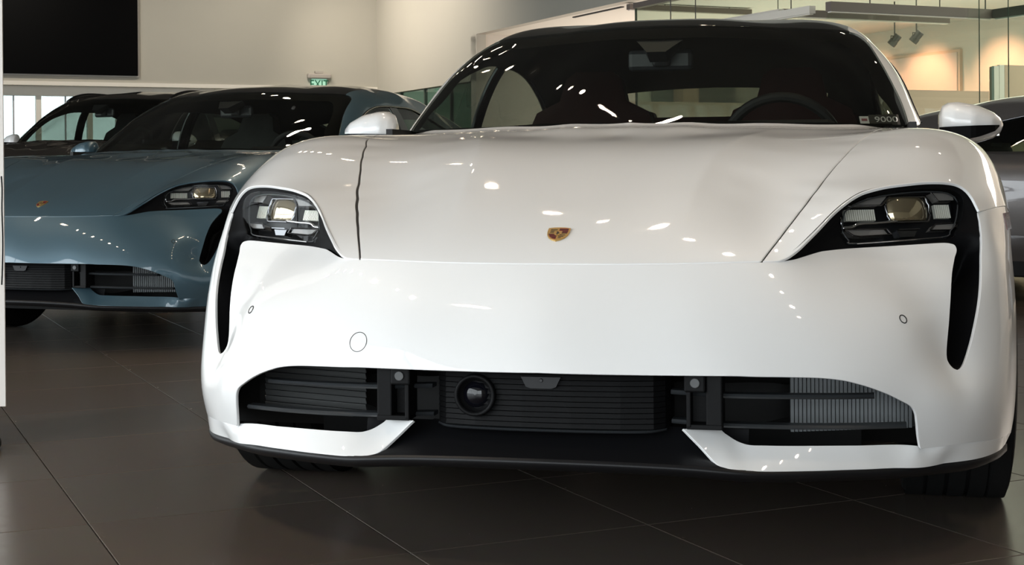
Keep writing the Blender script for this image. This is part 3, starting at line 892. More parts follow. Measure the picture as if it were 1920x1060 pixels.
P_bpil = panel(SG, cat(dlo[cut:cut2+1], dense([dlo[cut2], (.80,2.52,.945),(.80,2.42,.945), dlo[cut]])[1:-1]), M['gloss'], 'x', gap=-.002, flange=.01, grid=.03, inset=.004)
P_dlotrim = MB().tube(SG.at(dlo, .002)[0], .006, 6).mesh('window_trim', M['darkchrome'], smooth=True)
rw_half = cat(dense([(0,3.76,1.212),(.30,3.75,1.203),(.47,3.73,1.182)])[:-1], cr([(.47,3.73,1.182),(.495,3.8,1.165),(.48,4.1,1.087),(.46,4.28,1.03)], 6)[:-1], dense([(.46,4.28,1.03),(.25,4.36,1.02),(0,4.38,1.02)]))
P_rw = panel(SG, cat(rw_half[:-1], mir(rw_half)[::-1][:-1]), M['sglass'], 'rear_window', gap=.002, grid=.04)

# wheels
b = MB()
tp = [(.215,-.11),(.25,-.122),(.30,-.127),(.335,-.120),(.347,-.105)]
for i in range(5):
    x = -.095+.0475*i
    tp += [(.350,x-.019),(.350,x+.019)] if i in (0, 4) else [(.343,x-.0195),(.3505,x-.0185),(.3505,x+.0185),(.343,x+.0195)]
tp += [(.347,.105),(.335,.120),(.30,.127),(.25,.122),(.215,.11)]
b.lathe(tp, 'x', 64)
P_tyre = b.mesh('tyre', M['rubber'], angle=math.radians(35))
b = MB()
b.lathe([(.255,-.10),(.268,.095),(.262,.115),(.250,.112),(.243,.09),(.235,-.09)], 'x', 64)
b.lathe([(0,.075),(.03,.078),(.05,.07),(.06,.04),(.0,.03)], 'x', 32)
for i in range(5):
    a = 2*PI*i/5
    for s in (-1, 1):
        a0, a1 = a+s*.10, a+s*.20
        pts = [(.05*math.cos(a0-s*.25), .05*math.sin(a0-s*.25)), (.05*math.cos(a0+s*.1), .05*math.sin(a0+s*.1)), (.25*math.cos(a1+s*.05), .25*math.sin(a1+s*.05)), (.25*math.cos(a1-s*.07), .25*math.sin(a1-s*.07))]
        if s < 0: pts = pts[::-1]
        b.prism(pts, (0,0,0), (0,1,0), (0,0,1), (1,0,0), .055, .085)
P_rim = b.mesh('rim', M['rim'], angle=math.radians(30))
P_disc = MB().lathe([(.07,.0),(.19,.0),(.19,.02),(.07,.02)], 'x', 48).mesh('brake_disc', M['darkchrome'])
P_wells = []
for cy, cz, r in ARCH:
    V = []
    for t in np.linspace(-25, 205, 24):
        a = math.radians(t)
        V += [(.62, cy+r*1.02*math.cos(a), cz+r*1.02*math.sin(a)), (.925, cy+r*1.02*math.cos(a), cz+r*1.02*math.sin(a))]
    P_wells.append(MB().add(V, [(2*i, 2*i+1, 2*i+3, 2*i+2) for i in range(23)]).mesh('wheel_well', M['liner']))

# door mirror
def mirror_shell(x0, x1, prof_z, y0, y1, n=24, m=12):
    pass
V, F = [], []
nu, nv = 28, 20
def mirror_pt(u, v):
    """u along the housing (0 inner .. 1 outer), v around the section"""
    x = .858+.190*u
    zt = np.interp(u, [0,.05,.15,.3,.6,.85,.96,1], [.965,.992,1.003,1.005,.994,.972,.955,.938])
    zb = np.interp(u, [0,.05,.15,.3,.6,.85,.96,1], [.915,.900,.888,.880,.880,.894,.910,.930])
    yd = np.interp(u, [0,.05,.2,.5,.8,.95,1], [.045,.07,.095,.105,.085,.045,.01])
    zc, h = (zt+zb)/2, (zt-zb)/2
    c, s_ = math.cos(v), math.sin(v)
    y = 1.665+.04*u - yd*max(0, c)**.8 if c > 0 else 1.665+.04*u+.018*(-c)**.5
    return (x, y, zc+h*math.copysign(abs(s_)**.8, s_))
for i in range(nu+1):
    u = .5-.5*math.cos(PI*i/nu)
    for j in range(nv): V.append(mirror_pt(u, 2*PI*j/nv))
for i in range(nu):
    for j in range(nv): F.append((i*nv+j, i*nv+(j+1) % nv, (i+1)*nv+(j+1) % nv, (i+1)*nv+j))
F += [tuple(range(nv-1, -1, -1)), tuple(nu*nv+j for j in range(nv))]
P_mhouse = MB().add(V, F).mesh('x', M['white'], angle=math.radians(60))
V, F = [], []
for i in range(13):
    u = .0+.92*i/12
    zt = .9265+.006*u; zb = np.interp(u, [0,.25,.6,.85,.92], [.885,.884,.897,.914,.928])
    for k_, zz in enumerate((zt, zb)):
        p = mirror_pt(u, 0)
        V += [(p[0], p[1]-.0065, zz), (p[0], p[1]+.05, zz)]
for i in range(12):
    a = i*4; c = a+4
    F += [(a, c, c+2, a+2), (a+1, a, a+2, a+3), (a, a+1, c+1, c), (a+2, c+2, c+3, a+3)]
P_mtrim = MB().add(V, F).mesh('mirror_trim', M['surround'])
P_marm = MB().tube([(.80,1.66,.905),(.83,1.665,.895),(.88,1.665,.893)], [.024,.02,.024], 10, flat=.5).mesh('mirror_arm', M['gloss'], smooth=True)
P_mglass = MB().box(.872,1.038,1.700,1.706,.900,.960,bevel=.002).mesh('mirror_glass', M['mirrorglass'])
# side marker
a_, n_ = SB_.at([on_side(.49,.70), on_side(.575,.70), on_side(.572,.662), on_side(.49,.662)])
b = MB().add(cat(a_+n_*.0025, a_-n_*.004), [(0,1,2,3),(7,6,5,4),(0,4,5,1),(1,5,6,2),(2,6,7,3),(3,7,4,0)])
P_marker = b.mesh('side_marker', M['marker'])

# cabin
b = MB()
b.box(-.78,-.76,1.3,4.2,.28,.935); b.box(.76,.78,1.3,4.2,.28,.935)
b.box(-.78,.78,1.25,4.3,.27,.29); b.box(-.78,.78,1.22,1.26,.28,.88)
b.box(-.66,.66,3.35,4.3,.66,.93)
P_tub = b.mesh('cabin_tub', M['cabin'])
b = MB()
xs = np.linspace(-.74, .74, 21)
rows = []
for (y, z, cv_) in ((1.16,.905,.42),(1.32,.918,.30),(1.52,.915,.12),(1.60,.90,.06),(1.62,.80,.06),(1.60,.62,.06)):
    rows.append([(x, y+cv_*x*x, z-.02*x*x) for x in xs])
V = [p for r in rows for p in r]
b.add(V, [(i*21+j, (i+1)*21+j, (i+1)*21+j+1, i*21+j+1) for i in range(5) for j in range(20)])
b.box(.20,.56,1.56,1.68,.86,.955,bevel=.03)
P_dash = b.mesh('dashboard', M['cabin'], smooth=False)
b = MB()
ring = [(.38+.185*math.cos(a), 1.86-.06*math.sin(a), .86+.175*math.sin(a)) for a in np.linspace(0, 2*PI, 41)]
b.tube(ring, .017, 10, cap=False)
b.box(.32,.44,1.84,1.88,.81,.89,bevel=.02); b.box(.20,.56,1.855,1.87,.845,.87,bevel=.005); b.box(.37,.39,1.86,1.875,.69,.82,bevel=.005)
b.tube([(.38,1.88,.85),(.38,1.62,.80)], .03, 10)
P_steer = b.mesh('steering_wheel', M['leather_black'], smooth=False)
def rbox(b, pts, d0, d1, o, u, v, n): b.prism(pts, o, u, v, n, d0, d1)
def seat_mesh(w=.27):
    b = MB()
    b.box(-w,w,1.98,2.50,.36,.52,bevel=.06)
    return b
def seat_back(w=.26):
    bm = bmesh.new()
    prof = [(-w*.92,.48),(-w,.70),(-w,.92),(-w*.84,1.03),(-w*.50,1.075),(-w*.42,1.16),(-w*.28,1.19),(w*.28,1.19),(w*.42,1.16),(w*.50,1.075),(w*.84,1.03),(w,.92),(w,.70),(w*.92,.48)]
    k = len(prof)
    lay = [(-.065,.93),(-.095,.86),(-.095,.5)]
    V, F = [], []
    for (d, sc) in ((.0,.86),(.0,1.0),(.09,1.0),(.09,.86)):
        for x, z in prof:
            cx, cz = 0, .80
            V.append((cx+(x-cx)*sc, 2.50+(z-.5)*.30+(d if sc == 1.0 else d+(-.03 if d == 0 else .03)), cz+(z-cz)*sc))
    for r in range(3):
        for i in range(k): F.append((r*k+i, r*k+(i+1) % k, (r+1)*k+(i+1) % k, (r+1)*k+i))
    F += [tuple(range(k-1, -1, -1)), tuple(3*k+i for i in range(k))]
    return MB().add(V, F)
P_seat = seat_mesh().mesh('seat_cushion', M['leather_black'], smooth=False)
P_seatback = seat_back().mesh('seat_back', M['leather_black'], angle=math.radians(50))
b = MB(); b.box(-.62,.62,2.9,3.4,.36,.55,bevel=.06); P_rseat = b.mesh('rear_seat', M['leather_black'])
b = MB()
b.add([(-.62,3.25,.5),(.62,3.25,.5),(.62,3.44,1.035),(-.62,3.44,1.035),(-.62,3.38,.5),(.62,3.38,.5),(.62,3.54,1.035),(-.62,3.54,1.035)], [(0,1,2,3),(3,2,6,7),(4,7,6,5),(0,3,7,4),(1,5,6,2)])
for x in (-.36, .36): b.box(x-.13,x+.13,3.43,3.51,.98,1.062,bevel=.03)
P_rback = b.mesh('rear_seat_back', M['leather_black'])
b = MB(); b.box(-.112,.100,1.80,1.83,1.128,1.198,bevel=.022)
P_rvm = b.mesh('rear_view_mirror', mat('mirror_shell', (.035,.037,.042), .35))
b = MB()
b.add([(-.075,1.745,1.222),(.075,1.745,1.222),(.03,1.655,1.178),(-.03,1.655,1.178),(-.06,1.80,1.20),(.06,1.80,1.20),(.028,1.72,1.15),(-.028,1.72,1.15)], [(0,1,2,3),(7,6,5,4),(0,4,5,1),(1,5,6,2),(2,6,7,3),(3,7,4,0)])
b.box(-.03,.03,1.78,1.81,1.14,1.20,bevel=.01)
P_rvb = b.mesh('mirror_bracket', mat('bracket_grey', (.03,.031,.035), .5))
b = MB()
b.box(-.55,.55,2.05,3.2,1.235,1.245)
_hh = cat(cr([(0,1.86,1.285),(.3,1.90,1.28),(.56,2.05,1.27)],5)[:-1], cr([(.56,2.05,1.27)]+RAIL_IN[1:]+[(.49,3.7,1.18)],5)[:-1], dense([(.49,3.7,1.18),(0,3.74,1.216)]))
P_head = panel(SG, cat(_hh[:-1], mir(_hh)[::-1][:-1]), M['cabin'], 'headliner', gap=-.02, flange=0, grid=.05, inset=.03)
#, cat(cr([(0,1.86,1.285),(.3,1.90,1.28),(.56,2.05,1.27)],5)[:-1], cr([(.56,2.05,1.27)]+RAIL_IN[1:],5)[:-1], dense([(.545,3.2,1.262),(0,3.26,1.305)])[:-1], mir(cat(cr([(0,1.86,1.285),(.3,1.90,1.28),(.56,2.05,1.27)],5)[:-1], cr([(.56,2.05,1.27)]+RAIL_IN[1:],5)[:-1], dense([(.545,3.2,1.262),(0,3.26,1.305)])))[::-1][:-1]), M['cabin'], 'headliner', gap=-.02, flange=0, grid=.05, inset=.03)
# roof rails of the tall car
P_rrail = MB().tube(cr([(.57,2.02,1.262),(.578,2.14,1.302),(.58,2.35,1.330),(.578,2.7,1.332),(.565,3.0,1.318),(.555,3.15,1.295),(.55,3.26,1.258)], 4), .019, 8, flat=.95).mesh('roof_rail', M['satin'], smooth=True)

MIRR = {}
def both(me):
    if me.name not in MIRR: MIRR[me.name] = mirror_mesh(me)
    return MIRR[me.name]

def build_car(name, loc, th, paint, label, seat, crest=True, roof=None, rails=False, zs=1.0, detail=True):
    root = empty(name, (loc[0], loc[1], 0), -th)
    if zs != 1.0: root.scale = (1, 1, zs)
    tag(root, label, 'car')
    pm, sm = M[paint], M[seat]
    def part(n, me, parent=root, m=None, lab=None):
        o = obj(n, me, parent, m)
        if lab: o['label'] = lab
        return o
    def pair(n, me, parent=None, m=None, lab=None):
        out = []
        for k, g in enumerate((me, both(me))):
            p = root if parent is None else parent[k]
            out.append(part(n, g, p, m, lab))
        return out
    hood = part('hood', P_hood, m=pm)
    if crest: part('crest', P_crest, hood, lab='gold shield crest with red and black stripes')
    part('shut_line', P_gap2, hood)
    fd = pair('fender', P_fender, m=pm)
    pair('shut_line', P_gap1, fd); pair('shut_line', P_gap5, fd)
    bp = part('front_bumper', P_bumper, m=pm)
    part('shut_line', P_gap3, bp); part('shut_line', both(P_gap3), bp)
    part('parking_sensor', P_park, bp); part('parking_sensor', both(P_park), bp)
    part('towing_eye_cover', P_tow, bp)
    part('side_marker', P_marker, bp, lab='dark red side marker'); part('side_marker', both(P_marker), bp, lab='dark red side marker')
    pair('bumper_blade', P_blade, m=pm)
    part('front_lip', P_lip, lab='satin black front lip')
    part('underbody', P_under)
    for me in P_wells: pair('wheel_well', me)
    pair('headlight_frame', P_frame, lab='gloss black headlight surround running down into an air slot')
    hl = pair('headlight', P_bucket)
    pair('lens_cover', P_lens, hl)
    pair('projector', P_projector, hl); pair('projector_ring', P_ring, hl)
    for me in P_drl: pair('light_bar', me, hl)
    for me in P_drl_frame: pair('light_bar_frame', me, hl)
    rb = pair('reflector_ribs', P_ribs, hl)
    for o in rb: o['kind'] = 'stuff'
    pair('light_guide', P_guide, hl); pair('lower_lamp', P_lampbox, hl); pair('lens_edge', P_lampline, hl); pair('inner_rim', P_lensrim, hl)
    part('intake_liner', P_liner)
    pair('slat', P_slat_hi); pair('slat', P_slat_lo)
    r = part('radiator', P_radback); o = part('cooling_fins', P_radiator, r, lab='upright grey cooling fins'); o['kind'] = 'stuff'
    r = part('radiator_shutter', both(P_radback), m=M['liner'])
    for me in P_flaps: part('shutter_flap', both(me), r)
    sp = pair('sensor_post', P_post); pair('radar_sensor', P_postsensor, sp)
    lv = part('louvre_box', P_louver, lab='ribbed black box in the middle of the intake')
    part('louvre_edge', P_louver_edge, lv); part('camera_bezel', P_cambezel, lv); part('camera_lens', P_camlens, lv); part('camera_recess', P_notch, lv); part('small_camera', P_notchcam, lv)
    # body behind
    for n, me in (('front_door', P_doorf), ('rear_door', P_doorr), ('rear_quarter', P_quarter)): pair(n, me, m=pm)
    part('tailgate', P_trunk, m=pm); rbm = part('rear_bumper', P_tail, m=pm); part('rear_light_bar', P_tailbar, rbm)
    pair('sill', P_sill)
    sf = pair('body_side_frame', P_side, m=pm)
    pair('pillar_trim', P_side_in, sf); pair('centre_pillar', P_bpil, sf); pair('window_trim', P_dlotrim, sf)
    rp = part('roof_panel', P_roof, m=roof and M[roof], lab='gloss black glass roof' if not roof else None)
    part('headliner', P_head, rp)
    if rails: pair('roof_rail', P_rrail)
    o_ws = part('windscreen', P_ws, lab='dark tinted windscreen')
    part('frit_band', P_frit, o_ws, lab='black border of the windscreen')
    pair('front_side_window', P_winf); pair('rear_side_window', P_winr)
    part('rear_window', P_rw)
    dm = pair('door_mirror', P_mhouse, m=pm if not rails else None)
    pair('mirror_trim', P_mtrim, dm, lab='gloss black lower trim'); pair('mirror_arm', P_marm, dm); pair('mirror_glass', P_mglass, dm)
    part('cabin_tub', P_tub)
    part('dashboard', P_dash); part('steering_wheel', P_steer)
    for x in (-.38, .38):
        s = part('front_seat', P_seat, m=sm); s.location = (x, 0, 0)
        part('seat_back', P_seatback, s, m=sm)
    s = part('rear_seat', P_rseat, m=sm); part('rear_seat_back', P_rback, s, m=sm)
    rv = part('mirror_bracket', P_rvb); part('rear_view_mirror', P_rvm, rv)
    for i, (cy, cz, r_) in enumerate(ARCH):
        for sx in (1, -1):
            w = part('wheel', P_tyre if sx > 0 else both(P_tyre)); w.location = (sx*.838, cy, .3505/zs)
            if zs != 1: w.scale = (1, 1, 1/zs)
            part('rim', P_rim if sx > 0 else both(P_rim), w); part('brake_disc', P_disc if sx > 0 else both(P_disc), w)
    return root

# ------------------------------------------------------------------ the showroom
M['tile'] = mat('floor_tile', (.036, .031, .027), .25, spec=.8)
def _tile_nodes():
    n, l, p = nodes(M['tile'])
    oi = n.new('ShaderNodeObjectInfo')
    rmp = n.new('ShaderNodeValToRGB')
    rmp.color_ramp.elements[0].color = (.112, .087, .071, 1)
    rmp.color_ramp.elements[1].color = (.114, .097, .081, 1)
    l.new(oi.outputs['Random'], rmp.inputs[0])
    tc = n.new('ShaderNodeTexCoord'); nz = n.new('ShaderNodeTexNoise')
    nz.inputs['Scale'].default_value = 30; nz.inputs['Detail'].default_value = 6
    l.new(tc.outputs['Object'], nz.inputs['Vector'])
    mx = n.new('ShaderNodeMix'); mx.data_type = 'RGBA'; mx.blend_type = 'MULTIPLY'; mx.inputs[0].default_value = .25
    l.new(rmp.outputs[0], mx.inputs[6]); l.new(nz.outputs['Color'], mx.inputs[7])
    l.new(mx.outputs[2], p.inputs['Base Color'])
    mr = n.new('ShaderNodeMapRange'); mr.inputs[3].default_value = .20; mr.inputs[4].default_value = .30
    l.new(nz.outputs['Fac'], mr.inputs[0]); l.new(mr.outputs[0], p.inputs['Roughness'])
_tile_nodes()
M['grout'] = mat('grout', (.012, .011, .010), .8)
M['wall'] = noisy(mat('wall_paint', (.48, .455, .39), .7), 3, .02)
M['office'] = mat('office_wall', (.26, .30, .27), .7)
M['wallwarm'] = noisy(mat('wall_paint_lounge', (.62, .57, .50), .7), 3, .02)
M['ceil'] = mat('dark_ceiling', (.15, .142, .13), .8)
M['ceil2'] = mat('lounge_ceiling', (.72, .68, .60), .7)
M['screen'] = mat('screen_black', (.0012, .0012, .0014), .5, spec=.06)
M['bezel'] = mat('bezel', (.50, .47, .43), .4)
M['cream'] = mat('cream_trim', (.88, .83, .74), .5)
M['mull'] = mat('window_frame', (.52, .50, .52), .45)
M['pane'] = glass('window_pane', (.47, .51, .50), .6)
M['green'] = glass('green_glass', (.78, .85, .79), .6)
M['greenedge'] = mat('glass_edge', (.05, .07, .055), .3)
M['bar'] = mat('pendant_channel', (.16, .13, .115), .5)
M['barwhite'] = mat('pendant_white', (.75, .70, .62), .4)
M['wire'] = mat('wire', (.12, .11, .10), .5)
M['steel'] = mat('brushed_steel', (.045, .042, .037), .4, metal=.3)
M['beige'] = mat('beige_panel', (.44, .33, .26), .6)
M['brownpanel'] = mat('brown_panel', (.56, .43, .33), .6)
M['cab'] = mat('white_laminate', (.80, .78, .72), .5)
M['picture'] = noisy(mat('picture_print', (.62, .52, .46), .7), 2.2, .14)
M['greensign'] = mat('exit_plate', (.35, .62, .48), .3, emit=(.42, .80, .60), estr=.10)
M['greentext'] = mat('exit_green', (.0, .10, .045), .4, emit=(.0, .16, .06), estr=.05)
M['signbox'] = mat('exit_housing', (.42, .38, .34), .5)
M['downlight'] = mat('downlight_lamp', (1, .9, .8), .5, emit=(1.0, .80, .58), estr=26.0)
M['trimring'] = mat('downlight_ring', (.6, .58, .55), .4)
M['standwhite'] = mat('stand_white', (.72, .68, .64), .5)
M['card'] = mat('card_black', (.01, .01, .01), .5)
M['paper'] = mat('paper_white', (.75, .73, .72), .6)
M['pinkprint'] = mat('tag_print', (.30, .08, .10), .6)

def text_mesh(name, body, size, m, extrude, parent, matrix):
    fc = bpy.data.curves.new(name, 'FONT')
    fc.body = body; fc.size = size; fc.align_x = 'CENTER'; fc.extrude = extrude
    tmp = bpy.data.objects.new(name, fc); COL.objects.link(tmp)
    bpy.context.view_layer.update()
    me = bpy.data.meshes.new_from_object(tmp.evaluated_get(bpy.context.evaluated_depsgraph_get()))
    bpy.data.objects.remove(tmp); bpy.data.curves.remove(fc)
    me.name = name; me.materials.clear(); me.materials.append(m)
    o = obj(name, me, parent)
    o.matrix_local = matrix
    return o
def bbox(name, a0, a1, b0, b1, z0, z1, m, kind=None, bevel=0.0, parent=None, local=None):
    """box in the building's grid; its origin at the middle of its foot"""
    mb = MB().box(-(a1-a0)/2, (a1-a0)/2, -(b1-b0)/2, (b1-b0)/2, 0, z1-z0, bevel=bevel)
    o = obj(name, mb.mesh(name, m), parent)
    w = BP((a0+a1)/2, (b0+b1)/2, z0)
    if parent is None:
        o.location = w; o.rotation_euler = (0, 0, ALPHA)
    else:
        pm = Matrix.Translation(parent.location) @ Matrix.Rotation(parent.rotation_euler.z, 4, 'Z')
        mw = Matrix.Translation(w) @ Matrix.Rotation(ALPHA, 4, 'Z')
        o.matrix_local = pm.inverted() @ mw
    if kind: o['kind'] = kind
    return o
def px(P):
    """where a world point falls in the 1920x1060 frame (used only to rank which tiles show largest)"""
    v = Vector(P)-Vector((0, 0, CAM_H))
    d = v.dot(_f)
    if d < .3: return None
    return 960+2800*v.dot(_X)/d, 338.3-2800*v.dot(_Y)/d, d

# floor: slab with single tiles
floor = bbox('floor', -7.6, 26, -8, 27, -.06, -.004, M['grout'], 'structure')
TS, A0, B0 = .572, .53, 3.52
tb = MB().box(-TS/2+.0014, TS/2-.0018, -TS/2+.0014, TS/2-.0018, -.012, .0, bevel=.0012)
tile_me = tb.mesh('tile', M['tile'])
cand = []
far = []
for i in range(-26, 44):
    for j in range(-20, 41):
        c = BP(A0+(i+.5)*TS, B0+(j+.5)*TS, 0)
        if not (-7.3 < c.dot(EA) < 25.7 and -7.7 < c.dot(EB) < 26.7): continue
        cs = [px(BP(A0+(i+u)*TS, B0+(j+w)*TS, 0)) for u in (0, 1) for w in (0, 1)]
        vis = all(q is not None for q in cs) and min(q[0] for q in cs) < 1920 and max(q[0] for q in cs) > 0 and min(q[1] for q in cs) < 1060
        if vis: cand.append((-(max(q[1] for q in cs)-min(q[1] for q in cs)), i, j))
        else: far.append((i, j))
cand.sort()
fm = floor.matrix_basis.copy() if False else Matrix.Translation(floor.location) @ Matrix.Rotation(ALPHA, 4, 'Z')
fi = fm.inverted()
for s_, i, j in cand[:290]:
    o = obj('tile', tile_me, floor)
    o.matrix_local = fi @ (Matrix.Translation(BP(A0+(i+.5)*TS, B0+(j+.5)*TS, 0)) @ Matrix.Rotation(ALPHA, 4, 'Z'))
rest = MB()
for i, j in [(c[1], c[2]) for c in cand[290:]]+far:
    a, b_ = A0+(i+.5)*TS, B0+(j+.5)*TS
    h = TS/2-.0018
    rest.add([(a-h,b_-h,0),(a+h,b_-h,0),(a+h,b_+h,0),(a-h,b_+h,0)], [(0,1,2,3)])
o = obj('tile_field', rest.mesh('tile_field', M['tile']), floor); o['kind'] = 'stuff'
o.matrix_local = fi @ Matrix.Rotation(ALPHA, 4, 'Z')

BW = 24.0      # the wall with the screen
AW = 8.43      # the wall on the right of the hall
HZ = 2.79      # lounge ceiling
bbox('ceiling', -7.6, AW+.15, -8, 27, 4.6, 4.75, M['ceil'], 'structure')
bbox('wall_back', -7.6, AW, BW, BW+.2, 2.26, 4.6, M['wall'], 'structure')
bbox('trim_1', -7.6, AW, BW-.03, BW+.22, 2.20, 2.262, M['cream'], 'structure')
bbox('trim_2', -7.6, 5.7, BW+.22, BW+.36, 2.05, 2.24, M['cream'], 'structure')
bbox('wall_right', AW, AW+.15, 19.7, BW+.2, 2.125, 4.6, M['wall'], 'structure')
bbox('wall_header', AW, AW+.15, -8, 19.7, HZ, 4.6, M['wall'], 'structure')
# glazed outer wall far left, under the screen wall
w1 = empty('window_1', BP(2, BW+.30), ALPHA); w1['kind'] = 'structure'
for i in range(17):
    a = 2.95+.78*(i-13)
    bbox('mullion', a-.04, a+.04, BW+.24, BW+.36, 0, 2.05, M['cream'], parent=w1)
    if i < 16:
        bbox('pane', a+.04, a+.74, BW+.295, BW+.305, .02, 2.05, M['pane'], parent=w1)
        bbox('glazing_bar', a+.40, a+.42, BW+.27, BW+.33, .02, 2.05, M['mull'], parent=w1)
bbox('transom', -7.5, 5.5, BW+.27, BW+.33, .95, 1.0, M['mull'], parent=w1)
bbox('wall_far', 5.6, AW, BW+.25, BW+.4, 0, 2.3, M['wall'], 'structure')
# left side and front of the hall: curtain walls on to the forecourt
def curtain(name, along, fixed, s0, s1, step, ztop):
    w = empty(name, BP(*( ((s0+s1)/2, fixed) if along == 'a' else (fixed, (s0+s1)/2))), ALPHA); w['kind'] = 'structure'
    k = int(round((s1-s0)/step))
    for i in range(k+1):
        s = s0+(s1-s0)*i/k
        if along == 'a': bbox('mullion', s-.04, s+.04, fixed-.06, fixed+.06, 0, ztop, M['mull'], parent=w)
        else: bbox('mullion', fixed-.06, fixed+.06, s-.04, s+.04, 0, ztop, M['mull'], parent=w)
    for z in (0, 2.6, ztop-.08):
        if along == 'a': bbox('transom', s0, s1, fixed-.05, fixed+.05, z, z+.08, M['mull'], parent=w)
        else: bbox('transom', fixed-.05, fixed+.05, s0, s1, z, z+.08, M['mull'], parent=w)
    return w
curtain('window_2', 'b', -7.5, -7.8, 14, 1.98, 4.4)
curtain('window_4', 'a', -8.0, -7.4, -1.4, 2.0, 4.0)
bbox('wall_front', -1.4, 26, -8.1, -7.9, 0, 4.6, M['wall'], 'structure')
bbox('wall_front_lintel', -7.6, -1.4, -8.1, -7.9, 4.0, 4.6, M['wall'], 'structure')
bbox('wall_left_rear', -7.6, -7.4, 14, 24.3, 0, 4.6, M['wall'], 'structure')
bbox('wall_left_lintel', -7.6, -7.4, -8, 14, 4.4, 4.6, M['wall'], 'structure')
# lounge on the right
bbox('ceiling_lounge', AW+.15, 26, -8, 21.5, HZ, HZ+.12, M['ceil2'], 'structure')
bbox('wall_lounge_back', AW, 13.8, 19.72, 19.9, 0, HZ, M['wallwarm'], 'structure')
bbox('wall_picture', 13.8, 14.0, 3, 19.9, 0, HZ, M['wallwarm'], 'structure')
bbox('wall_lounge_side', 25.9, 26, -8, 3, 0, HZ, M['wallwarm'], 'structure')
bbox('wall_lounge_end', 14.0, 26, 3.0, 3.15, 0, HZ, M['wallwarm'], 'structure')
bbox('trim_3', 8.66, 8.70, 15.8, 17.1, HZ-.012, HZ+.01, M['seam'], 'structure')

# screen on the wall
sc_ = empty('wall_screen', BP(1.0, BW-.03, 2.36), ALPHA)
tag(sc_, 'huge black video screen mounted high on the back wall', 'screen')
bbox('screen_panel', -2.42, 4.42, BW-.09, BW-.02, 2.37, 4.5, M['screen'], parent=sc_)
bbox('screen_frame', -2.45, 4.45, BW-.05, BW-.001, 2.345, 4.52, M['bezel'], parent=sc_)

# exit sign
es_c = BP(7.42, BW-.04, 2.355)
es = empty('exit_sign', es_c, ALPHA)
tag(es, 'green lit EXIT sign under a grey housing on the back wall', 'sign')
bbox('bracket', 7.33, 7.47, BW-.07, BW-.002, 2.475, 2.51, M['signbox'], parent=es)
bbox('housing', 7.20, 7.60, BW-.10, BW-.002, 2.385, 2.47, M['signbox'], parent=es, bevel=.02)
bbox('sign_plate', 7.27, 7.53, BW-.055, BW-.045, 2.20, 2.382, M['greensign'], parent=es)
pm = Matrix.Translation(es.location) @ Matrix.Rotation(ALPHA, 4, 'Z')
text_mesh('lettering', 'EXIT', .20, M['greentext'], .002, es, pm.inverted() @ (Matrix.Translation(BP(7.40, BW-.06, 2.225)) @ Matrix.Rotation(ALPHA, 4, 'Z') @ Matrix.Rotation(PI/2, 4, 'X') @ Matrix.Scale(.80, 4, (1, 0, 0))))

# green glass shop front below the right wall
g1 = empty('window_3', BP(AW+.07, 21.9), ALPHA); g1['kind'] = 'structure'
for i in range(4):
    b0_ = 19.75+1.08*i
    bbox('pane', AW+.065, AW+.08, b0_+.02, b0_+1.06, .02, 2.11, M['green'], parent=g1)
    bbox('mullion', AW+.05, AW+.10, b0_-.02, b0_+.02, 0, 2.125, M['greenedge'], parent=g1)
bbox('wall_office', 12.4, 12.5, 19.9, 27, 0, 2.6, M['office'], 'structure')
bbox('wall_office_back', AW, 12.5, 25.2, 25.3, 0, 2.7, M['office'], 'structure')
bbox('ceiling_office', AW+.15, 12.5, 19.9, 27, 2.6, 2.7, M['ceil2'], 'structure')
# frameless glass partition of the lounge
g2 = empty('glass_partition', BP(AW+.07, 12.0), ALPHA)
tag(g2, 'frameless green tinted glass partition in front of the lounge', 'partition')
cuts = [15.15, 12.3, 9.47, 9.14, 7.5]
for i in range(4):
    bbox('glass_pane', AW+.06, AW+.075, cuts[i+1]+.004, cuts[i]-.004, .02, HZ-.10, M['green'], parent=g2)
    bbox('glass_joint', AW+.0645, AW+.0705, cuts[i+1]-.003, cuts[i+1]+.003, .02, HZ-.10, M['greenedge'], parent=g2)
bbox('glass_joint', AW+.055, AW+.08, 15.144, 15.156, .02, HZ-.10, M['greenedge'], parent=g2)
bbox('head_rail', AW+.03, AW+.11, 7.5, 15.15, HZ-.10, HZ-.04, M['bar'], parent=g2)
# low partitions and cupboards of the lounge
t = bbox('low_wall', 8.9, 10.85, 11.95, 12.1, 0, 1.60, M['beige']); tag(t, 'low beige partition wall behind the white car mirror', 'partition')
t = empty('cupboard', BP(9.2, 9.9), ALPHA); tag(t, 'pale cupboard with two narrow doors at the right edge of the lounge', 'cupboard')
c0 = 8.77
bbox('cupboard_door', c0, c0+.053, 9.6, 9.63, .02, 1.655, M['cab'], parent=t)
bbox('cupboard_door', c0+.058, c0+.111, 9.6, 9.63, .02, 1.665, M['cab'], parent=t)
bbox('cupboard_body', c0+.004, c0+.9, 9.63, 9.66, 0, 1.65, M['brownpanel'], parent=t)
bbox('side_panel', c0+.114, c0+.9, 9.60, 9.628, .02, 1.665, M['brownpanel'], parent=t)
t = bbox('counter', 9.6, 13.4, 17.4, 17.8, 0, 1.735, M['beige']); tag(t, 'tall pale counter seen through the white car rear window', 'counter')
t = bbox('wall_board', 11.3, 12.75, 19.62, 19.70, 1.2, 2.10, mat('board_green', (.10, .13, .11), .4)); tag(t, 'dark green board on the far lounge wall above the counter', 'board')
t = bbox('column', 11.62, 11.90, 19.30, 19.58, 0, HZ, mat('column_brown', (.42, .28, .19), .6)); tag(t, 'slim brown column in front of the dark green board', 'column')
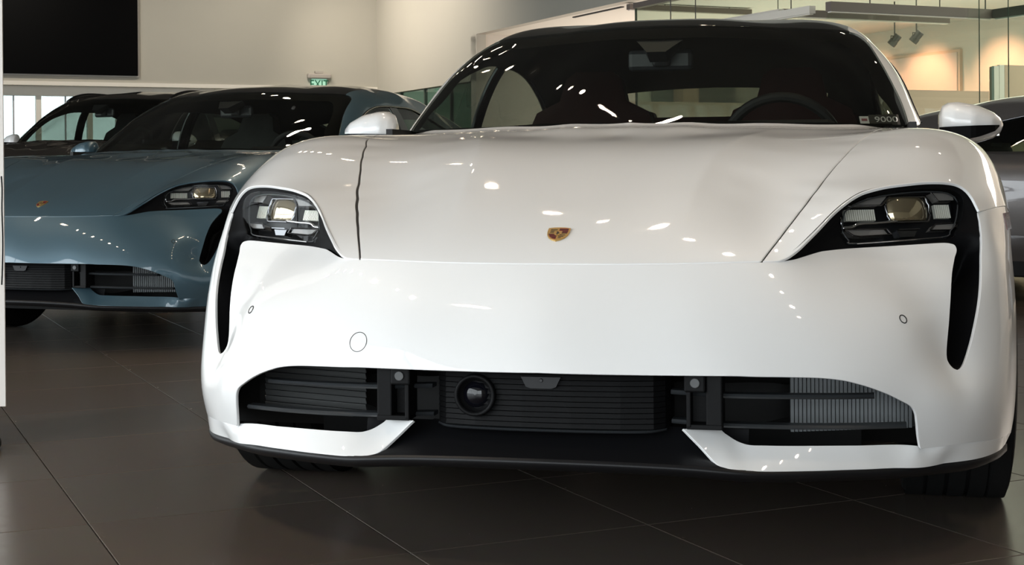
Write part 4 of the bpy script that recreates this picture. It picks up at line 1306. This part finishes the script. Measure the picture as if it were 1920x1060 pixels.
# picture
t = empty('picture', BP(13.78, 16.9, 1.5), ALPHA); tag(t, 'wide pale picture glowing peach under spotlights on the lounge wall', 'picture')
bbox('picture_frame', 13.75, 13.80, 15.70, 18.05, 1.35, 2.41, M['brownpanel'], parent=t)
bbox('picture_print', 13.735, 13.752, 15.74, 18.01, 1.39, 2.37, M['picture'], parent=t)
# pendants
def pendant(name, a0, a1, b0, b1, z, h, label, mm, wires, group):
    o = empty(name, BP((a0+a1)/2, (b0+b1)/2, z), ALPHA); tag(o, label, 'lamp', group)
    bbox('channel', a0, a1, b0, b1, z+.01, z+h, M[mm], parent=o)
    bbox('diffuser', a0+.012, a1-.012, b0+.012, b1-.012, z, z+.012, M['barwhite'], parent=o)
    for (a, b_) in wires: bbox('suspension_wire', a-.004, a+.004, b_-.004, b_+.004, z+h, HZ+.005, M['wire'], parent=o)
    return o
def wa(pxx, b):      # a such that the grid line b shows at image column pxx
    return b*math.tan(math.atan((pxx-960)/2800)+ALPHA)
def zat(pyy, a, b):
    P_ = BP(a, b); return CAM_H+(323-(P_.x/P_.y)*2800*.0072-pyy)*P_.y/2800
b1 = 11.5
a1_, a2_ = wa(1472, b1), wa(1783, b1)
z1 = zat(31, a1_, b1)
pendant('pendant_light', a1_, a2_, b1, b1+.07, z1, .075, 'grey linear pendant ending above the two spotlights', 'bar', [(a1_+.1, b1+.03), (a2_-.1, b1+.03)], 'linear pendants of the lounge')
b2 = 9.6
a3_, a4_ = wa(1560, b2), wa(1863, b2)
z2 = zat(17.5, a3_, b2)
pendant('pendant_light', a3_, a4_, b2, b2+.07, z2-.02, .085, 'brown linear pendant at the top right meeting a second arm', 'bar', [(a4_-.05, b2+.03), (a3_+.4, b2+.03)], 'linear pendants of the lounge')
pendant('pendant_light', a4_, a4_+.06, 6.8, b2, z2-.02, .085, 'linear pendant arm running off the right edge', 'bar', [(a4_+.03, 8.0)], 'linear pendants of the lounge')
pendant('pendant_light', a3_-.06, a3_-.001, b2+.2, 13.2, z2-.02, .07, 'white linear pendant arm running away at the top right', 'barwhite', [(a3_-.03, 12)], 'linear pendants of the lounge')
pendant('pendant_light', a1_-.06, a1_, b1, 16.2, z1, .07, 'white linear pendant arm showing above the white car roof', 'barwhite', [(a1_-.03, 13)], 'linear pendants of the lounge')
b3 = 15.4
a5_, a6_ = wa(1183, b3), wa(1412, b3)
z3 = zat(14, a5_, b3)
pendant('pendant_light', a5_, a6_, b3, b3+.08, min(z3, HZ-.09), .075, 'brown linear pendant above the middle of the white car roof', 'bar', [(a5_+.5, b3+.04), (a6_-.3, b3+.04)], 'linear pendants of the lounge')
# spotlights
for k_, (sx, sy) in enumerate(((1679, 75), (1720, 69))):
    bb = 14.2-.55*k_
    aa = wa(sx, bb); zz = zat(sy, aa, bb)
    o = empty('spotlight', BP(aa, bb, zz), ALPHA)
    tag(o, 'left one of two steel track spotlights above the picture' if k_ == 0 else 'right one of two steel track spotlights above the picture', 'spotlight', 'track spotlights')
    can = MB().lathe([(0,-.075),(.042,-.075),(.046,-.07),(.046,.01),(.052,.012),(.052,.07),(.044,.07),(.044,.02),(0,.02)], 'z', 24)
    c_ = obj('can', can.mesh('can', M['steel'], angle=.6), o); c_.rotation_euler = (math.radians(-150), math.radians(28), 0)
    obj('stem', MB().tube([(0,0,.05),(0,0,max(.08, HZ-zz))], .008, 8).mesh('stem', M['steel']), o)
    obj('yoke', MB().tube([(-.055,0,-.01),(-.055,0,.05),(.055,0,.05),(.055,0,-.01)], .006, 6).mesh('yoke', M['steel']), o)
# downlights of the hall
ORD = ['first','second','third','fourth','fifth','sixth','seventh','eighth','ninth','tenth','eleventh','twelfth','thirteenth','fourteenth','fifteenth','sixteenth','seventeenth','eighteenth','nineteenth','twentieth','last']
def downlight(a, b_, lab, z=4.6):
    o = empty('downlight', BP(a, b_, z), ALPHA)
    tag(o, lab, 'downlight', 'downlights of the hall ceiling')
    me1, me2 = DL
    obj('lamp_disc', me1, o); obj('trim_ring', me2, o)
_d = MB()
for k_ in range(7):
    r_ = 0 if k_ == 0 else .038
    _d.lathe([(0,-.004),(.017,-.004),(.017,0)], 'z', 12, (r_*math.cos(k_*PI/3), r_*math.sin(k_*PI/3), 0))
DL = (_d.mesh('lamp_disc', M['downlight']), MB().lathe([(.058,0),(.058,-.012),(.075,-.012),(.078,0)], 'z', 24).mesh('trim_ring', M['trimring']))
for a, bs, row in ((3.0, np.arange(-.9, 13, .7), 'row above the white car'), (-1.7, np.arange(2.2, 12, .7), 'row left of the blue car'), (6.6, np.arange(2, 8, 1.4), 'short row by the lounge')):
    for k_, b_ in enumerate(bs): downlight(a, float(b_), ORD[min(k_, 20)]+' round downlight from the front in the ceiling '+row)

# stand cut by the left edge of the picture
st = empty('display_stand', (-1.75, 4.42, 0), 0); tag(st, 'white display stand with black foot cut by the left picture edge', 'stand')
obj('stand_panel', MB().box(-.30,.246,-.003,.003,.118,2.3).mesh('stand_panel', M['standwhite']), st)
obj('foot', MB().box(-.30,.246,-.16,-.03,.0,.035,bevel=.012).box(-.1,.1,-.05,.03,.0,.14).mesh('foot', M['plastic']), st)
obj('cable', MB().tube(cr([(.247,-.024,.80),(.2495,-.026,.76),(.2485,-.026,.70),(.2505,-.027,.62),(.249,-.026,.55),(.246,-.026,.48)], 6), .0022, 6).mesh('cable', M['rubber']), st)

# ------------------------------------------------------------------ cars
white = build_car('car', (.08719, 3.10343), .22569, 'white', 'large white sports saloon in front with black headlight surrounds', 'leather_red')
blue = build_car('car', (-2.2189, 6.9558), .35547, 'blue', 'grey blue sports saloon parked behind left of the white car', 'leather_grey')
suv = build_car('car', (-4.42, 12.2), .36, 'brown', 'tall dark brown car with black roof rails behind the blue one', 'leather_black', crest=False, roof='brown', rails=True, zs=1.19)
grey = build_car('car', (5.75, 7.85), math.radians(-50), 'grey', 'dark grey car half hidden behind the white car on the right', 'leather_red', crest=False, roof='grey', zs=.95)

# price card and tag lying against the windscreen of the white car
def wp(x, y, z):
    c, s_ = math.cos(.22569), math.sin(.22569)
    return Vector((.08719+x*c+y*s_, 3.10343-x*s_+y*c, z))
def upright(name, x, y, z, w, h, m, label, cat_):
    o = obj(name, MB().box(-w/2, w/2, -.001, .001, 0, h).mesh(name, m))
    o.location = wp(x, y, z); o.rotation_euler = (math.radians(-56), 0, -.22569+.12)
    tag(o, label, cat_)
    return o
cd_ = upright('price_card', .697, 1.458, .931, .088, .056, M['card'], 'black card with white digits behind the white car windscreen corner', 'card')
text_mesh('digits', '9000', .034, M['paper'], .0004, cd_, Matrix.Translation((.006, -.0022, .014)) @ Matrix.Scale(1.25, 4, (0, 0, 1)) @ Matrix.Rotation(PI/2, 4, 'X'))
tg = upright('paper_tag', .640, 1.415, .931, .026, .046, M['paper'], 'small white paper tag left of the black card', 'tag')
obj('print', MB().box(-.008,.008,-.0018,-.0008,.020,.032).mesh('print', M['pinkprint']), tg)

# lamps of the lounge: direct from the ceiling plus upward fill added low down, without fixtures
def plate(name, a, b_, z, e, col, sx, sy, up=False):
    return lamp(name, 'AREA', BP(a, b_, z), e, col, rot=(PI if up else 0, 0, ALPHA), shape='RECTANGLE', size=sx, size_y=sy)
for (a, b_, e) in ((10.6, 17.2, 18), (11.4, 12.5, 30), (10.2, 7.0, 70)):
    plate('lounge_light', a, b_, HZ-.02, e*.75, (1.0, .91, .82), 3.0, 3.0)
for b_ in np.arange(-.2, 12.5, 1.4):
    lamp('downlight_beam', 'SPOT', BP(3.0, float(b_), 4.55), 17, (1.0, .84, .66), spot_size=math.radians(95), spot_blend=.9, shadow_soft_size=.06)
for b_ in np.arange(2.9, 11, 1.4):
    lamp('downlight_beam', 'SPOT', BP(-1.7, float(b_), 4.55), 42 if b_ < 5 else 9, (1.0, .84, .66), spot_size=math.radians(95), spot_blend=.9, shadow_soft_size=.06)
for (a, b_, e, sx, sy) in ((10.6, 16.9, 46, 3.4, 5.0), (11.2, 12.0, 36, 3.4, 4.0), (11.2, 7.0, 34, 4.0, 4.0)):
    plate('fill_uplight', a, b_, .9, e*.78, (1.0, .92, .83), sx, sy, True)  # unseen area lights added to brighten the lounge ceiling
for bb in (14.9, 16.3, 17.5):
    l2 = lamp('picture_spot', 'SPOT', BP(12.7, bb, HZ-.1), 60, (1.0, .44, .27), spot_size=math.radians(70), spot_blend=.8, shadow_soft_size=.05)
    aim(l2, BP(13.8, bb, 1.75))
plate('office_light', 10.5, 22.8, 2.58, 22, (.75, 1.0, .85), 3.0, 4.0)
for a in (-2.0, 2.5, 6.6):
    l4 = lamp('wall_washer', 'SPOT', BP(a, 21.0, 4.5), 62, (1.0, .91, .78), spot_size=math.radians(120), spot_blend=1, shadow_soft_size=.1)
    aim(l4, BP(a, BW, 2.3))
for b_ in (20.5, 22.5):
    l5 = lamp('wall_washer', 'SPOT', BP(6.2, b_, 4.5), 80, (1.0, .90, .78), spot_size=math.radians(110), spot_blend=1, shadow_soft_size=.1)
    aim(l5, BP(AW, b_, 2.6))
pt = lamp('window_portal', 'AREA', BP(-7.38, 3.1, 2.2), 1, (1, 1, 1), shape='RECTANGLE', size=21.8, size_y=4.4)
pt.data.cycles.is_portal = True
pt2 = lamp('window_portal', 'AREA', BP(-4.4, -7.88, 2.0), 1, (1, 1, 1), shape='RECTANGLE', size=6.0, size_y=4.0)
pt2.data.cycles.is_portal = True
pt2.rotation_euler = EB.to_track_quat('-Z', 'Y').to_euler()
pt.rotation_euler = EA.to_track_quat('-Z', 'Y').to_euler()
